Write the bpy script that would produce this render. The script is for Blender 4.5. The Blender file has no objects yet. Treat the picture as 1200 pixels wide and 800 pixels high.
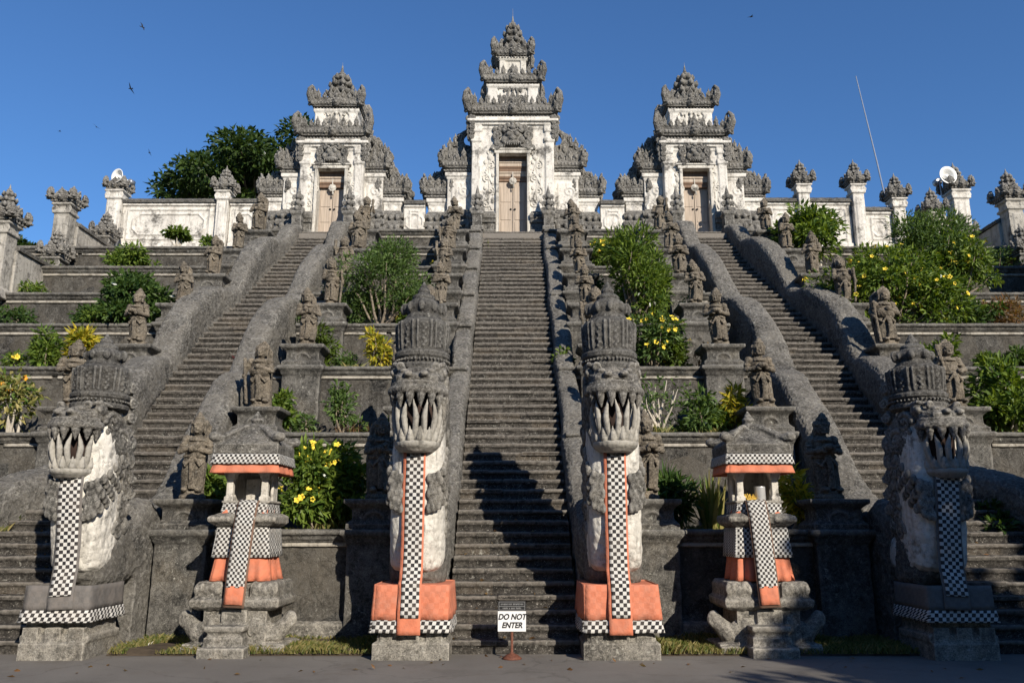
import bpy, math, random
import numpy as np
from mathutils import Vector, Matrix, noise
random.seed(11); np.random.seed(11)
S = bpy.context.scene; COL = S.collection
PI = math.pi; R = math.radians

# ------------------------------------------------------------------ camera, sky, sun, exposure
cd = bpy.data.cameras.new('camera'); cam = bpy.data.objects.new('camera', cd); COL.objects.link(cam)
PITCH = R(12.907)
cam.location = (0, 0, 1.65); cam.rotation_euler = (R(90) + PITCH, 0, 0)
cd.sensor_width = 36; cd.lens = 28.8; cd.clip_end = 3000; cd.shift_x = -0.0008
S.camera = cam
TO_SUN = Vector((2.0, -3.5, 1.98)).normalized()
W = bpy.data.worlds.new('World'); S.world = W; W.use_nodes = True
wn = W.node_tree.nodes; sky = wn.new('ShaderNodeTexSky'); sky.sky_type = 'NISHITA'; sky.sun_disc = False
sky.sun_elevation = math.asin(TO_SUN.z); sky.sun_rotation = math.atan2(TO_SUN.x, TO_SUN.y)
sky.altitude = 0; sky.air_density = 1.15; sky.dust_density = 0.0; sky.ozone_density = 10.0
W.node_tree.links.new(sky.outputs[0], wn['Background'].inputs[0]); wn['Background'].inputs[1].default_value = 0.103
sl = bpy.data.lights.new('sun', 'SUN'); sun = bpy.data.objects.new('sun', sl); COL.objects.link(sun)
sl.energy = 5.0; sl.angle = R(0.5); sl.color = (1.0, 0.915, 0.785)
sun.rotation_euler = TO_SUN.to_track_quat('Z', 'Y').to_euler(); sun.location = (30, -50, 40)
S.view_settings.view_transform = 'Standard'; S.view_settings.look = 'None'
S.view_settings.gamma = 1; S.view_settings.exposure = 0.44; S.view_settings.use_curve_mapping = False

# ------------------------------------------------------------------ materials
class NT:
    def __init__(s, name):
        s.m = bpy.data.materials.new(name); s.m.use_nodes = True; s.t = s.m.node_tree
        s.b = s.t.nodes['Principled BSDF']; s.b.inputs['Roughness'].default_value = 0.9
        s.b.inputs['Specular IOR Level'].default_value = 0.25
        s.geo = s.t.nodes.new('ShaderNodeNewGeometry')
    def n(s, typ, ins=None, **kw):
        x = s.t.nodes.new('ShaderNode' + typ)
        for k, v in kw.items(): setattr(x, k, v)
        for k, v in (ins or {}).items(): s.set(x.inputs[k], v)
        return x
    def set(s, sock, v):
        if hasattr(v, 'is_output'): s.t.links.new(v, sock)
        else: sock.default_value = v
    def noise(s, scale, detail=5, rough=.6, vec=None, dist=0):
        return s.n('TexNoise', {'Vector': vec or s.geo.outputs['Position'], 'Scale': scale, 'Detail': detail, 'Roughness': rough, 'Distortion': dist}).outputs[0]
    def ramp(s, fac, lo, hi):
        return s.n('MapRange', {0: fac, 1: lo, 2: hi, 3: 0.0, 4: 1.0}).outputs[0]
    def mix(s, fac, a, b, mode='MIX'):
        x = s.n('Mix', data_type='RGBA', blend_type=mode)
        s.set(x.inputs[0], fac)
        for i, v in ((6, a), (7, b)):
            s.set(x.inputs[i], v if hasattr(v, 'is_output') else (v[0], v[1], v[2], 1))
        return x.outputs[2]
    def math(s, op, a, b=0.0):
        x = s.n('Math', operation=op); s.set(x.inputs[0], a); s.set(x.inputs[1], b); return x.outputs[0]
    def scaled(s, v):
        return s.n('VectorMath', {0: s.geo.outputs['Position'], 1: v}, operation='MULTIPLY').outputs[0]
    def bump(s, h, strength=.5, dist=.02, prev=None):
        ins = {'Strength': strength, 'Distance': dist, 'Height': h}
        if prev: ins['Normal'] = prev
        return s.n('Bump', ins).outputs[0]
    def out(s, col, normal=None, rough=None):
        s.set(s.b.inputs['Base Color'], col if hasattr(col, 'is_output') else (*col, 1))
        if normal: s.set(s.b.inputs['Normal'], normal)
        if rough is not None: s.set(s.b.inputs['Roughness'], rough)
        return s.m

def stone(name, dark, mid, warm, lichen=.5, cracks=0, wear=.35, speck=0, big=1.1, warm_amt=.5, scales=0, bumpk=1., blot=.75, blocks=None, mortar=None, joint=None, streak=.6):
    t = NT(name); D = lambda c, k: [min(1, x * k) for x in c]
    c = t.mix(t.ramp(t.noise(big, 8, .72), .36, .64), D(dark, .8), mid)
    c = t.mix(t.math('MULTIPLY', t.ramp(t.noise(2.3, 4, .6, t.scaled((1, 1, .7))), .48, .72), warm_amt), c, warm)
    b1 = t.noise(6.5, 9, .78, None, .4)
    if blocks:
        sx = t.n('SeparateXYZ', {0: t.geo.outputs['Position']}).outputs
        row = t.math('FLOOR', t.math('DIVIDE', t.math('SUBTRACT', sx[2], .004), blocks[1])); q = t.n('CombineXYZ', {0: t.math('FLOOR', t.math('ADD', t.math('DIVIDE', sx[0], blocks[0]), t.math('MULTIPLY', row, .37))), 1: row, 2: 0.0}).outputs[0]
        wnz = t.n('TexWhiteNoise', {'Vector': q}).outputs[0]
        c = t.mix(t.ramp(wnz, .0, 1.0), D(dark, 1.15), c); c = t.mix(t.math('MULTIPLY', t.ramp(wnz, .8, 1.), .6), c, warm)
    c = t.mix(t.math('MULTIPLY', t.ramp(b1, .50, .60), blot), c, D(dark, .30))                      # black algae blotches
    c = t.mix(t.math('MULTIPLY', t.ramp(b1, .46, .38), blot * .7), c, D(mid, 1.7))                 # bare pale patches
    st = t.ramp(t.noise(4.5, 5, .7, t.scaled((1, 1, .13))), .53, .70)
    c = t.mix(t.math('MULTIPLY', st, streak), c, D(dark, .4))
    f = t.noise(24, 8, .8)
    c = t.mix(t.math('MULTIPLY', t.ramp(f, .48, .66), .5), c, D(mid, 1.9))
    c = t.mix(t.math('MULTIPLY', t.ramp(t.noise(55, 4, .7), .50, .62), .6), c, D(dark, .35))
    ln = t.math('MULTIPLY', t.ramp(t.noise(15, 8, .8, None, .6), .57, .63), t.ramp(t.noise(1.7, 3), .40, .58))
    c = t.mix(t.math('MULTIPLY', ln, lichen), c, (.46, .45, .40))
    c = t.mix(t.math('MULTIPLY', t.ramp(t.noise(48, 3, .7), .64, .70), max(speck, .3 * lichen)), c, (.5, .47, .42))
    h = t.math('ADD', t.math('MULTIPLY', f, .8), t.math('ADD', t.math('MULTIPLY', t.noise(80, 3, .6), .6), t.math('MULTIPLY', b1, .8)))
    nrm = t.bump(h, .8 * bumpk, .025)
    if joint:
        sy = t.n('SeparateXYZ', {0: t.geo.outputs['Position']}).outputs
        yy = t.math('ADD', t.math('DIVIDE', t.math('SUBTRACT', sy[1], t.math('MULTIPLY', sy[2], .25)), joint), t.math('MULTIPLY', t.noise(1.6, 4), .9))
        fr = t.math('ABSOLUTE', t.math('SUBTRACT', t.math('FRACT', yy), .5)); je = t.ramp(fr, .0, .045)
        c = t.mix(t.math('MULTIPLY', t.math('SUBTRACT', 1.0, je), t.math('MULTIPLY', t.ramp(t.noise(7, 5, .7), .40, .62), .75)), c, (.40, .385, .35))
        cellr = t.n('TexWhiteNoise', {'W': t.math('FLOOR', t.math('ADD', yy, .5))}, noise_dimensions='1D').outputs[0]
        c = t.mix(t.math('MULTIPLY', cellr, .45), c, D(mid, .55)); nrm = t.bump(je, .5, .02, nrm)
    if cracks:
        v = t.n('TexVoronoi', {'Vector': t.n('VectorMath', {0: t.geo.outputs['Position'], 1: t.n('VectorMath', {0: t.n('TexNoise', {'Vector': t.geo.outputs['Position'], 'Scale': 3.0}).outputs[1], 1: (.3, .3, .3)}, operation='MULTIPLY').outputs[0]}, operation='ADD').outputs[0], 'Scale': cracks}, feature='DISTANCE_TO_EDGE')
        e = t.ramp(v.outputs[0], .0, .035)
        v2 = t.n('TexVoronoi', {'Vector': t.geo.outputs['Position'], 'Scale': cracks * .8})
        c = t.mix(t.math('MULTIPLY', t.ramp(v2.outputs[1], .2, .9), .55), c, t.mix(.5, warm, mid))
        c = t.mix(t.math('MULTIPLY', t.math('SUBTRACT', 1.0, e), .3), c, D(dark, .6))
        if mortar: c = t.mix(t.math('MULTIPLY', t.math('SUBTRACT', 1.0, t.ramp(v.outputs[0], .0, .022)), t.math('MULTIPLY', t.ramp(t.noise(5, 4), .42, .6), .7)), c, mortar)
        nrm = t.bump(e, .3, .012, nrm)
    if wear:
        p = t.ramp(t.geo.outputs['Pointiness'], .505, .56)
        c = t.mix(t.math('MULTIPLY', p, wear), c, D(mid, 2.2))
    return t.out(c, nrm, .92)

def plaster(name, base, stain, amt, grime=(.07, .065, .058), big=1.0, bumpk=1., scales=0):
    t = NT(name)
    c = t.mix(t.ramp(t.noise(3 * big, 6, .7), .35, .7), base, [x * .82 for x in base])
    s1 = t.ramp(t.noise(3.2, 6, .72, t.scaled((1, 1, .16))), .50, .72)
    c = t.mix(t.math('MULTIPLY', s1, amt), c, stain)
    s2 = t.ramp(t.noise(1.6 * big, 9, .78), .53, .63)
    c = t.mix(t.math('MULTIPLY', s2, amt), c, grime)
    s3 = t.ramp(t.noise(13, 7, .78), .53, .65)
    s5 = t.ramp(t.noise(7, 6, .75, t.scaled((1, 1, .10))), .56, .68); c = t.mix(t.math('MULTIPLY', s5, amt * .75), c, grime)
    c = t.mix(t.math('MULTIPLY', s3, amt * .8), c, stain)
    s4 = t.ramp(t.noise(38, 4, .7), .62, .7)
    c = t.mix(t.math('MULTIPLY', s4, amt * .6), c, grime)
    nrm = t.bump(t.math('ADD', t.noise(24, 6, .7), t.math('MULTIPLY', s3, -.6)), .4 * bumpk, .02)
    if scales:
        v = t.n('TexVoronoi', {'Vector': t.geo.outputs['Position'], 'Scale': scales})
        nrm = t.bump(t.math('SUBTRACT', 1.0, v.outputs[0]), .55, .03, nrm)
    return t.out(c, nrm, .88)

def flat(name, col, rough=.8, var=.12, scale=20, bump=.15, metal=0):
    t = NT(name)
    c = t.mix(t.ramp(t.noise(scale, 5, .65), .3, .7), [x * (1 - var) for x in col], [min(1, x * (1 + var)) for x in col])
    t.b.inputs['Metallic'].default_value = metal
    return t.out(c, t.bump(t.noise(scale * 4, 3), bump, .01), rough)

def cloth(name, a, b, scale, var=.1):
    t = NT(name); uv = t.n('TexCoord').outputs['UV']
    k = t.n('TexChecker', {'Vector': uv, 'Color1': (*a, 1), 'Color2': (*b, 1), 'Scale': scale})
    dirt = t.ramp(t.noise(5, 7, .75), .42, .72)
    c = t.mix(t.math('MULTIPLY', dirt, .36), k.outputs[0], (.22, .18, .15))
    wv = t.n('TexWave', {'Vector': uv, 'Scale': 160.0})
    nrm = t.bump(t.noise(9, 3), .5, .03, t.bump(wv.outputs[1], .15, .004))
    return t.out(c, nrm, .95)

def leafmat(name, cols, trans=.35, rough=.5):
    t = NT(name)
    r = t.n('ValToRGB', {0: t.geo.outputs['Random Per Island']}).outputs
    cr = t.t.nodes[-1].color_ramp
    for i, c in enumerate(cols):
        p = i / (len(cols) - 1)
        e = cr.elements[0] if i == 0 else (cr.elements[1] if i == len(cols) - 1 else cr.elements.new(p))
        e.position = p; e.color = (*c, 1)
    col = t.mix(t.math('MULTIPLY', t.ramp(t.noise(5, 4), .4, .65), .3), r[0], [x * .6 for x in cols[0]])
    t.set(t.b.inputs['Base Color'], col); t.b.inputs['Roughness'].default_value = rough
    tr = t.n('BsdfTranslucent', {'Color': t.mix(1.0, col, (1.6, 1.5, .5), 'MULTIPLY')})
    mx = t.n('MixShader', {0: trans, 1: t.b.outputs[0], 2: tr.outputs[0]})
    t.t.links.new(mx.outputs[0], t.t.nodes['Material Output'].inputs[0])
    return t.m

MT = dict(
    wall=stone('dark_wall_stone', (.014, .0135, .013), (.105, .10, .091), (.10, .082, .058), .5, cracks=2.6, wear=.1, warm_amt=.5, blot=.9, streak=.9),
    coping=stone('coping_stone', (.036, .034, .031), (.14, .133, .12), (.15, .125, .09), .7),
    step=stone('step_stone', (.024, .0215, .019), (.094, .085, .074), (.105, .083, .060), .6, speck=.9, wear=.85, warm_amt=.4, blocks=(.62, .1792)),
    rail=stone('serpent_stone', (.030, .0285, .027), (.225, .214, .194), (.18, .16, .13), 1.0, blot=.9, cracks=3.2, wear=.35, speck=.7, bumpk=2.0, mortar=(.42, .40, .36), joint=.62),
    carve=stone('carved_stone', (.036, .034, .031), (.185, .175, .158), (.21, .185, .145), .85, wear=.5),
    crown=stone('crown_stone', (.028, .027, .026), (.11, .106, .098), (.12, .108, .09), .55, wear=.5),
    statue=stone('statue_stone', (.05, .043, .034), (.185, .158, .122), (.20, .158, .112), .4, wear=.35, big=2.2, warm_amt=.7, blot=.6),
    base=stone('base_stone', (.075, .07, .063), (.28, .26, .225), (.25, .215, .165), .7, wear=.3, blot=.6),
    white=plaster('whitewash', (.65, .615, .555), (.29, .265, .23), .9),
    whiteold=plaster('old_whitewash', (.58, .545, .48), (.21, .19, .16), 1.0),
    neck=plaster('serpent_whitewash', (.64, .61, .55), (.25, .23, .20), .85, scales=11),
    greywall=plaster('grey_stained_plaster', (.40, .375, .33), (.14, .128, .11), 1.0, big=1.6),
    band=plaster('white_band', (.38, .35, .30), (.13, .112, .09), 1.0),
    teeth=plaster('tooth_stone', (.36, .34, .30), (.15, .14, .12), .85),
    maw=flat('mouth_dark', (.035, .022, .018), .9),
    orange=cloth('orange_cloth', (.54, .182, .105), (.49, .156, .086), 14),
    orange_plain=cloth('plain_orange_cloth', (.54, .172, .095), (.51, .158, .086), 9),
    check=cloth('checkered_cloth', (.53, .515, .485), (.018, .018, .02), 20.5),
    checks=cloth('small_checkered_cloth', (.50, .49, .46), (.022, .022, .024), 26),
    grey=cloth('grey_cloth', (.135, .125, .118), (.12, .112, .106), 14),
    trim=flat('brown_trim', (.14, .085, .06)),
    wood=flat('weathered_door_wood', (.37, .305, .245), .8, .3, 8),
    wooddark=flat('dark_door_wood', (.17, .11, .075), .8, .25, 8),
    asphalt=None, soil=flat('soil', (.07, .052, .035), .95, .4, 6, .6),
    signwhite=flat('sign_white', (.64, .64, .64), .5, .03), signgrey=flat('sign_grey_print', (.30, .30, .30), .5, .03), signblack=flat('sign_black', (.012, .012, .013), .5, .1),
    rust=flat('rusty_post', (.12, .045, .028), .7, .35, 40), horn=flat('loudspeaker_white', (.78, .77, .74), .45, .08),
    grey_metal=flat('grey_metal', (.35, .35, .36), .4, .15, 20, .1, .7), black=flat('bird_black', (.015, .014, .014), .8),
    tin=flat('tin_cup', (.62, .62, .62), .35, .1, 20, .1, .5), straw=flat('straw', (.55, .36, .07), .9, .3),
    bark=flat('bark', (.20, .165, .125), .95, .35, 12, .6), palebark=flat('pale_bark', (.42, .38, .32), .95, .25, 12, .4),
    fl=flat('yellow_petals', (.72, .55, .06), .6, .1), flo=flat('orange_petals', (.8, .33, .02), .6, .1),
    green=leafmat('leaf_green', [(.045, .095, .016), (.085, .17, .024), (.14, .235, .034), (.20, .27, .045)]),
    dgreen=leafmat('leaf_dark_green', [(0.022, 0.055, 0.015), (0.043, 0.098, 0.020), (0.067, 0.140, 0.027), (0.098, 0.159, 0.037)]),
    fgreen=leafmat('leaf_fine_green', [(0.043, 0.085, 0.022), (0.073, 0.140, 0.034), (0.104, 0.183, 0.043), (0.146, 0.220, 0.061)]),
    ygreen=leafmat('leaf_yellow_green', [(0.098, 0.159, 0.018), (0.244, 0.293, 0.024), (0.512, 0.439, 0.037), (0.671, 0.512, 0.049)]),
    red=leafmat('leaf_croton_red', [(0.049, 0.073, 0.018), (0.122, 0.061, 0.024), (0.268, 0.055, 0.037), (0.366, 0.146, 0.037), (0.122, 0.183, 0.024)]),
    purple=leafmat('leaf_cordyline', [(0.122, 0.024, 0.030), (0.220, 0.037, 0.049), (0.293, 0.061, 0.073)]),
    strap=leafmat('leaf_strap', [(0.073, 0.146, 0.024), (0.159, 0.244, 0.037), (0.317, 0.329, 0.061), (0.390, 0.317, 0.122)]),
    grass=leafmat('grass_blade', [(.06, .10, .015), (.11, .15, .025), (.22, .2, .06), (.30, .24, .10)]),
    dry=leafmat('dry_grass', [(.14, .10, .04), (.26, .18, .08), (.12, .13, .03), (.20, .10, .05)]),
    tree=leafmat('leaf_tree', [(.014, .034, .009), (.028, .062, .012), (.05, .095, .018), (.075, .12, .025)]),
)
t = NT('asphalt')
c = t.mix(t.ramp(t.noise(.5, 6, .6), .3, .7), (.115, .104, .092), (.175, .160, .143))
c = t.mix(t.math('MULTIPLY', t.ramp(t.noise(110, 2, .6), .52, .66), .5), c, (.25, .235, .215))
c = t.mix(t.math('MULTIPLY', t.ramp(t.noise(2.2, 5, .7), .55, .7), .35), c, (.12, .095, .07))
vv = t.n('TexVoronoi', {'Vector': t.n('VectorMath', {0: t.geo.outputs['Position'], 1: t.n('TexNoise', {'Vector': t.geo.outputs['Position'], 'Scale': 1.3, 'Detail': 6.0}).outputs[1]}, operation='ADD').outputs[0], 'Scale': .45}, feature='DISTANCE_TO_EDGE').outputs[0]
c = t.mix(t.math('MULTIPLY', t.math('SUBTRACT', 1.0, t.ramp(vv, .0, .012)), .35), c, (.05, .045, .04))
c = t.mix(t.math('MULTIPLY', t.ramp(t.noise(.9, 7, .75), .52, .6), .4), c, (.10, .09, .078))
MT['asphalt'] = t.out(c, t.bump(t.noise(120, 4, .7), .5, .01), .9)
# vertical grain on the door wood
for k in ('wood', 'wooddark'):
    m = MT[k]; tt = m.node_tree
    for n_ in tt.nodes:
        if n_.type == 'TEX_NOISE':
            vm = tt.nodes.new('ShaderNodeVectorMath'); vm.operation = 'MULTIPLY'; vm.inputs[1].default_value = (2.5, 1, .12)
            tt.links.new([g for g in tt.nodes if g.type == 'NEW_GEOMETRY'][0].outputs['Position'], vm.inputs[0]); tt.links.new(vm.outputs[0], n_.inputs['Vector'])

# ------------------------------------------------------------------ mesh helpers
class M:
    def __init__(s): s.v = []; s.f = []
    def add(s, vs, fs):
        o = len(s.v); s.v.extend([tuple(p) for p in vs]); s.f.extend([tuple(i + o for i in f) for f in fs])
def ell(m, c, r, seg=12, ring=8, rot=None):
    c = Vector(c); vs = []; fs = []
    if not hasattr(r, '__len__'): r = (r, r, r)
    for i in range(1, ring):
        a = PI * i / ring
        for j in range(seg):
            b = 2 * PI * j / seg
            p = Vector((r[0] * math.sin(a) * math.cos(b), r[1] * math.sin(a) * math.sin(b), r[2] * math.cos(a)))
            if rot: p = rot @ p
            vs.append(c + p)
    top = Vector((0, 0, r[2])); 
    if rot: top = rot @ top
    vs += [c + top, c - top]; T = len(vs) - 2
    for j in range(seg):
        k = (j + 1) % seg
        fs.append((T, j, k)); o = (ring - 2) * seg; fs.append((T + 1, o + k, o + j))
        for i in range(ring - 2):
            fs.append((i * seg + j, (i + 1) * seg + j, (i + 1) * seg + k, i * seg + k))
    m.add(vs, fs)
def tube(m, pts, rad, seg=10, side=None, flatk=1.0, round_ends=True, sq=1.0):
    """swept tube; rad = radius or (half-side, half-normal) per point; side = fixed lateral vector"""
    pts = [Vector(p) for p in pts]; n = len(pts)
    rad = [(x, x * flatk) if not hasattr(x, '__len__') else x for x in (rad if hasattr(rad, '__len__') else [rad] * n)]
    if round_ends:
        d0 = (pts[0] - pts[1]).normalized(); d1 = (pts[-1] - pts[-2]).normalized()
        r0 = min(rad[0]); r1 = min(rad[-1])
        pts = [pts[0] + d0 * r0 * .85, pts[0] + d0 * r0 * .5] + pts + [pts[-1] + d1 * r1 * .5, pts[-1] + d1 * r1 * .85]
        rad = [(rad[0][0] * .45, rad[0][1] * .45), (rad[0][0] * .85, rad[0][1] * .85)] + rad + [(rad[-1][0] * .85, rad[-1][1] * .85), (rad[-1][0] * .45, rad[-1][1] * .45)]
        n += 4
    vs = []; fs = []; prev = None
    for i, p in enumerate(pts):
        d = (pts[min(i + 1, n - 1)] - pts[max(i - 1, 0)]).normalized()
        if side is not None: u = Vector(side)
        else:
            if prev is None: u = d.orthogonal()
            else: u = prev
        u = (u - d * u.dot(d)).normalized(); prev = u; w = d.cross(u)
        for j in range(seg):
            a = 2 * PI * j / seg; ca, sa = math.cos(a), math.sin(a)
            if sq != 1: ca, sa = math.copysign(abs(ca) ** sq, ca), math.copysign(abs(sa) ** sq, sa)
            vs.append(p + u * (rad[i][0] * ca) + w * (rad[i][1] * sa))
    for i in range(n - 1):
        for j in range(seg):
            k = (j + 1) % seg; fs.append((i * seg + j, i * seg + k, (i + 1) * seg + k, (i + 1) * seg + j))
    fs.append(tuple(reversed(range(seg)))); fs.append(tuple((n - 1) * seg + j for j in range(seg)))
    m.add(vs, fs)
def cap(m, a, b, r0, r1, seg=10): tube(m, [a, b], [r0, r1], seg)
def stack(m, prof, c=(0, 0, 0)):
    vs = []; fs = []
    for hx, hy, z in prof:
        vs += [(c[0] - hx, c[1] - hy, c[2] + z), (c[0] + hx, c[1] - hy, c[2] + z), (c[0] + hx, c[1] + hy, c[2] + z), (c[0] - hx, c[1] + hy, c[2] + z)]
    n = len(prof)
    for i in range(n - 1):
        for j in range(4):
            k = (j + 1) % 4; fs.append((i * 4 + j, i * 4 + k, i * 4 + 4 + k, i * 4 + 4 + j))
    fs += [(3, 2, 1, 0), tuple(n * 4 - 4 + j for j in range(4))]; m.add(vs, fs)
def box(m, a, b): stack(m, [((b[0] - a[0]) / 2, (b[1] - a[1]) / 2, a[2]), ((b[0] - a[0]) / 2, (b[1] - a[1]) / 2, b[2])], ((a[0] + b[0]) / 2, (a[1] + b[1]) / 2, 0))
def lathe(m, prof, c=(0, 0, 0), seg=20, sy=1.0):
    vs = []; fs = []; n = len(prof)
    for r, z in prof:
        for j in range(seg):
            a = 2 * PI * j / seg; vs.append((c[0] + r * math.cos(a), c[1] + r * sy * math.sin(a), c[2] + z))
    for i in range(n - 1):
        for j in range(seg):
            k = (j + 1) % seg; fs.append((i * seg + j, i * seg + k, (i + 1) * seg + k, (i + 1) * seg + j))
    fs += [tuple(reversed(range(seg))), tuple((n - 1) * seg + j for j in range(seg))]; m.add(vs, fs)
def prism(m, poly, x0, x1):   # poly in (y, z), swept along x
    n = len(poly); vs = [(x0, y, z) for y, z in poly] + [(x1, y, z) for y, z in poly]
    fs = [tuple(range(n)), tuple(reversed(range(n, 2 * n)))] + [(i, n + i, n + (i + 1) % n, (i + 1) % n) for i in range(n)]
    m.add(vs, fs)
def curl(m, c, u, v, rad, th, turns=1.35, start=0., n=22, seg=8, tail=None):
    c = Vector(c); u = Vector(u).normalized(); v = Vector(v).normalized(); pts = []; rr = []
    for i in range(n):
        f = i / (n - 1); a = start + f * turns * 2 * PI; r = rad * (1 - .78 * f)
        pts.append(c + u * (r * math.cos(a)) + v * (r * math.sin(a))); rr.append(th * (1 - .35 * f))
    if tail is not None: pts.insert(0, Vector(tail)); rr.insert(0, th * .8)
    tube(m, pts, rr, seg); ell(m, pts[-1], th * 1.1, 8, 6)
def to_mesh(m, name, smooth=False):
    me = bpy.data.meshes.new(name); me.from_pydata(m.v, [], m.f); me.update()
    if smooth: me.shade_smooth()
    return me
TEX = {}
def remesh(m, name, vox, disp=.0, size=.12, smooth=0):
    me = to_mesh(m, name) if isinstance(m, M) else m
    o = bpy.data.objects.new('tmp', me); COL.objects.link(o)
    md = o.modifiers.new('r', 'REMESH'); md.mode = 'VOXEL'; md.voxel_size = vox; md.use_smooth_shade = True
    if smooth:
        s = o.modifiers.new('s', 'SMOOTH'); s.factor = .5; s.iterations = smooth
    if disp:
        if size not in TEX:
            tx = bpy.data.textures.new('worn', 'CLOUDS'); tx.noise_scale = size; tx.noise_depth = 3; TEX[size] = tx
        d = o.modifiers.new('d', 'DISPLACE'); d.texture = TEX[size]; d.strength = disp; d.mid_level = .5; d.texture_coords = 'LOCAL'
    dg = bpy.context.evaluated_depsgraph_get(); ev = o.evaluated_get(dg)
    out = bpy.data.meshes.new_from_object(ev); out.name = name
    bpy.data.objects.remove(o); bpy.data.meshes.remove(me)
    out.shade_smooth()
    return out
def obj(name, me, mat, parent=None, loc=(0, 0, 0), rot=(0, 0, 0), scale=None):
    if isinstance(me, M): me = to_mesh(me, name)
    o = bpy.data.objects.new(name, me); COL.objects.link(o)
    if mat is not None:
        mm = MT[mat] if isinstance(mat, str) else mat
        if not len(me.materials): me.materials.append(mm)
        elif me.materials[0] != mm:
            o.material_slots[0].link = 'OBJECT'; o.material_slots[0].material = mm
    o.location = loc; o.rotation_euler = rot
    if scale: o.scale = scale
    if parent: o.parent = parent
    return o
def tag(o, label, cat, group=None):
    o['label'] = label; o['category'] = cat
    if group: o['group'] = group
    return o
def thing(name, label, cat, loc=(0, 0, 0), rz=0, group=None, scale=None):
    o = bpy.data.objects.new(name, None); COL.objects.link(o); o.location = loc; o.rotation_euler = (0, 0, rz); o.empty_display_size = .2
    if scale: o.scale = scale
    return tag(o, label, cat, group)
def struct(name, me, mat, loc=(0, 0, 0), kind='structure'):
    o = obj(name, me, mat, None, loc); o['kind'] = kind; return o
def sheet(name, grid, uvs, thick=.006):
    """cloth: grid[i][j] of points with uv in metres, closed with a thin back"""
    ni, nj = len(grid), len(grid[0]); me = bpy.data.meshes.new(name)
    vs = [p for row in grid for p in row]; fs = [(i * nj + j, i * nj + j + 1, (i + 1) * nj + j + 1, (i + 1) * nj + j) for i in range(ni - 1) for j in range(nj - 1)]
    me.from_pydata([tuple(p) for p in vs], [], fs); ul = me.uv_layers.new(name='UVMap')
    flatuv = [u for row in uvs for u in row]
    for p in me.polygons:
        for li in p.loop_indices: ul.data[li].uv = flatuv[me.loops[li].vertex_index]
    me.shade_smooth()
    o = bpy.data.objects.new('tmp', me); COL.objects.link(o); s = o.modifiers.new('s', 'SOLIDIFY'); s.thickness = thick; s.offset = -1
    dg = bpy.context.evaluated_depsgraph_get(); out = bpy.data.meshes.new_from_object(o.evaluated_get(dg)); out.name = name
    bpy.data.objects.remove(o); bpy.data.meshes.remove(me)
    return out
def strip(name, pts, width, uoff=0., thick=.006, nw=6, wob=.0):
    """a hanging band along pts (y,z) centred on x=0"""
    P = []; U = []; s = 0
    for i, (y, z) in enumerate(pts):
        if i: s += math.hypot(y - pts[i - 1][0], z - pts[i - 1][1])
        P.append([(-width / 2 + width * j / nw, y + wob * math.sin(j * 2.1 + i * .9), z) for j in range(nw + 1)])
        U.append([(uoff + width * j / nw, -s) for j in range(nw + 1)])
    return sheet(name, P[::-1], U[::-1], thick)
def dense(pts, n=10):
    out = []
    for (a, b) in zip(pts[:-1], pts[1:]):
        for i in range(n): f = i / n; out.append(tuple(a[k] + (b[k] - a[k]) * f for k in range(len(a))))
    out.append(tuple(pts[-1])); return out
def skirt(name, hx0, hy0, z0, hx1, hy1, z1, wave=.012, n=14, rows=5, rc=.05, phase=0):
    """cloth wrapped round a block: top (z0) to hem (z1)"""
    P = []; U = []
    for i in range(rows + 1):
        f = i / rows; hx = hx0 + (hx1 - hx0) * f; hy = hy0 + (hy1 - hy0) * f; z = z0 + (z1 - z0) * f; row = []; ur = []; s = 0; prev = None
        for sx, sy, ex, ey in ((-1, -1, 1, -1), (1, -1, 1, 1), (1, 1, -1, 1), (-1, 1, -1, -1)):
            for j in range(n):
                g = .03 + .94 * j / (n - 1)
                x = (sx + (ex - sx) * g) * hx; y = (sy + (ey - sy) * g) * hy
                w = wave * f * math.sin(7 * (sx + sy * 2) + j * 1.7 + phase) + wave * .6 * f * math.sin(j * .8 + phase)
                if sx != ex: y += w * (1 if sy > 0 else -1)
                else: x += w * (1 if sx > 0 else -1)
                p = (x, y, z)
                if prev: s += math.hypot(x - prev[0], y - prev[1])
                prev = p; row.append(p); ur.append((s, z))
        row.append(row[0]); ur.append((s + .02, z)); P.append(row); U.append(ur)
    return sheet(name, P[::-1], U[::-1])

ORD = ['', 'first', 'second', 'third', 'fourth', 'fifth', 'sixth', 'seventh', 'topmost']
# terrace fronts: (Y, Z) of each wall's top edge
TER = [None, (13.2, 1.65), (15.33, 3.41), (17.31, 5.05), (18.95, 6.41), (20.37, 7.59), (21.8, 8.77), (23.02, 9.78), (24.2, 10.76)]
SL = .8277; Y0 = 11.8; ZT = 11.0
def zs(y): return SL * (y - Y0)
CP, SP = math.cos(PITCH), math.sin(PITCH)
def ppm(y, z): return 960. / (y * CP + (z - 1.65) * SP)      # photo pixels per metre there, used to size plants
def xat(px, y, z): return (px - 601) / ppm(y, z)

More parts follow.
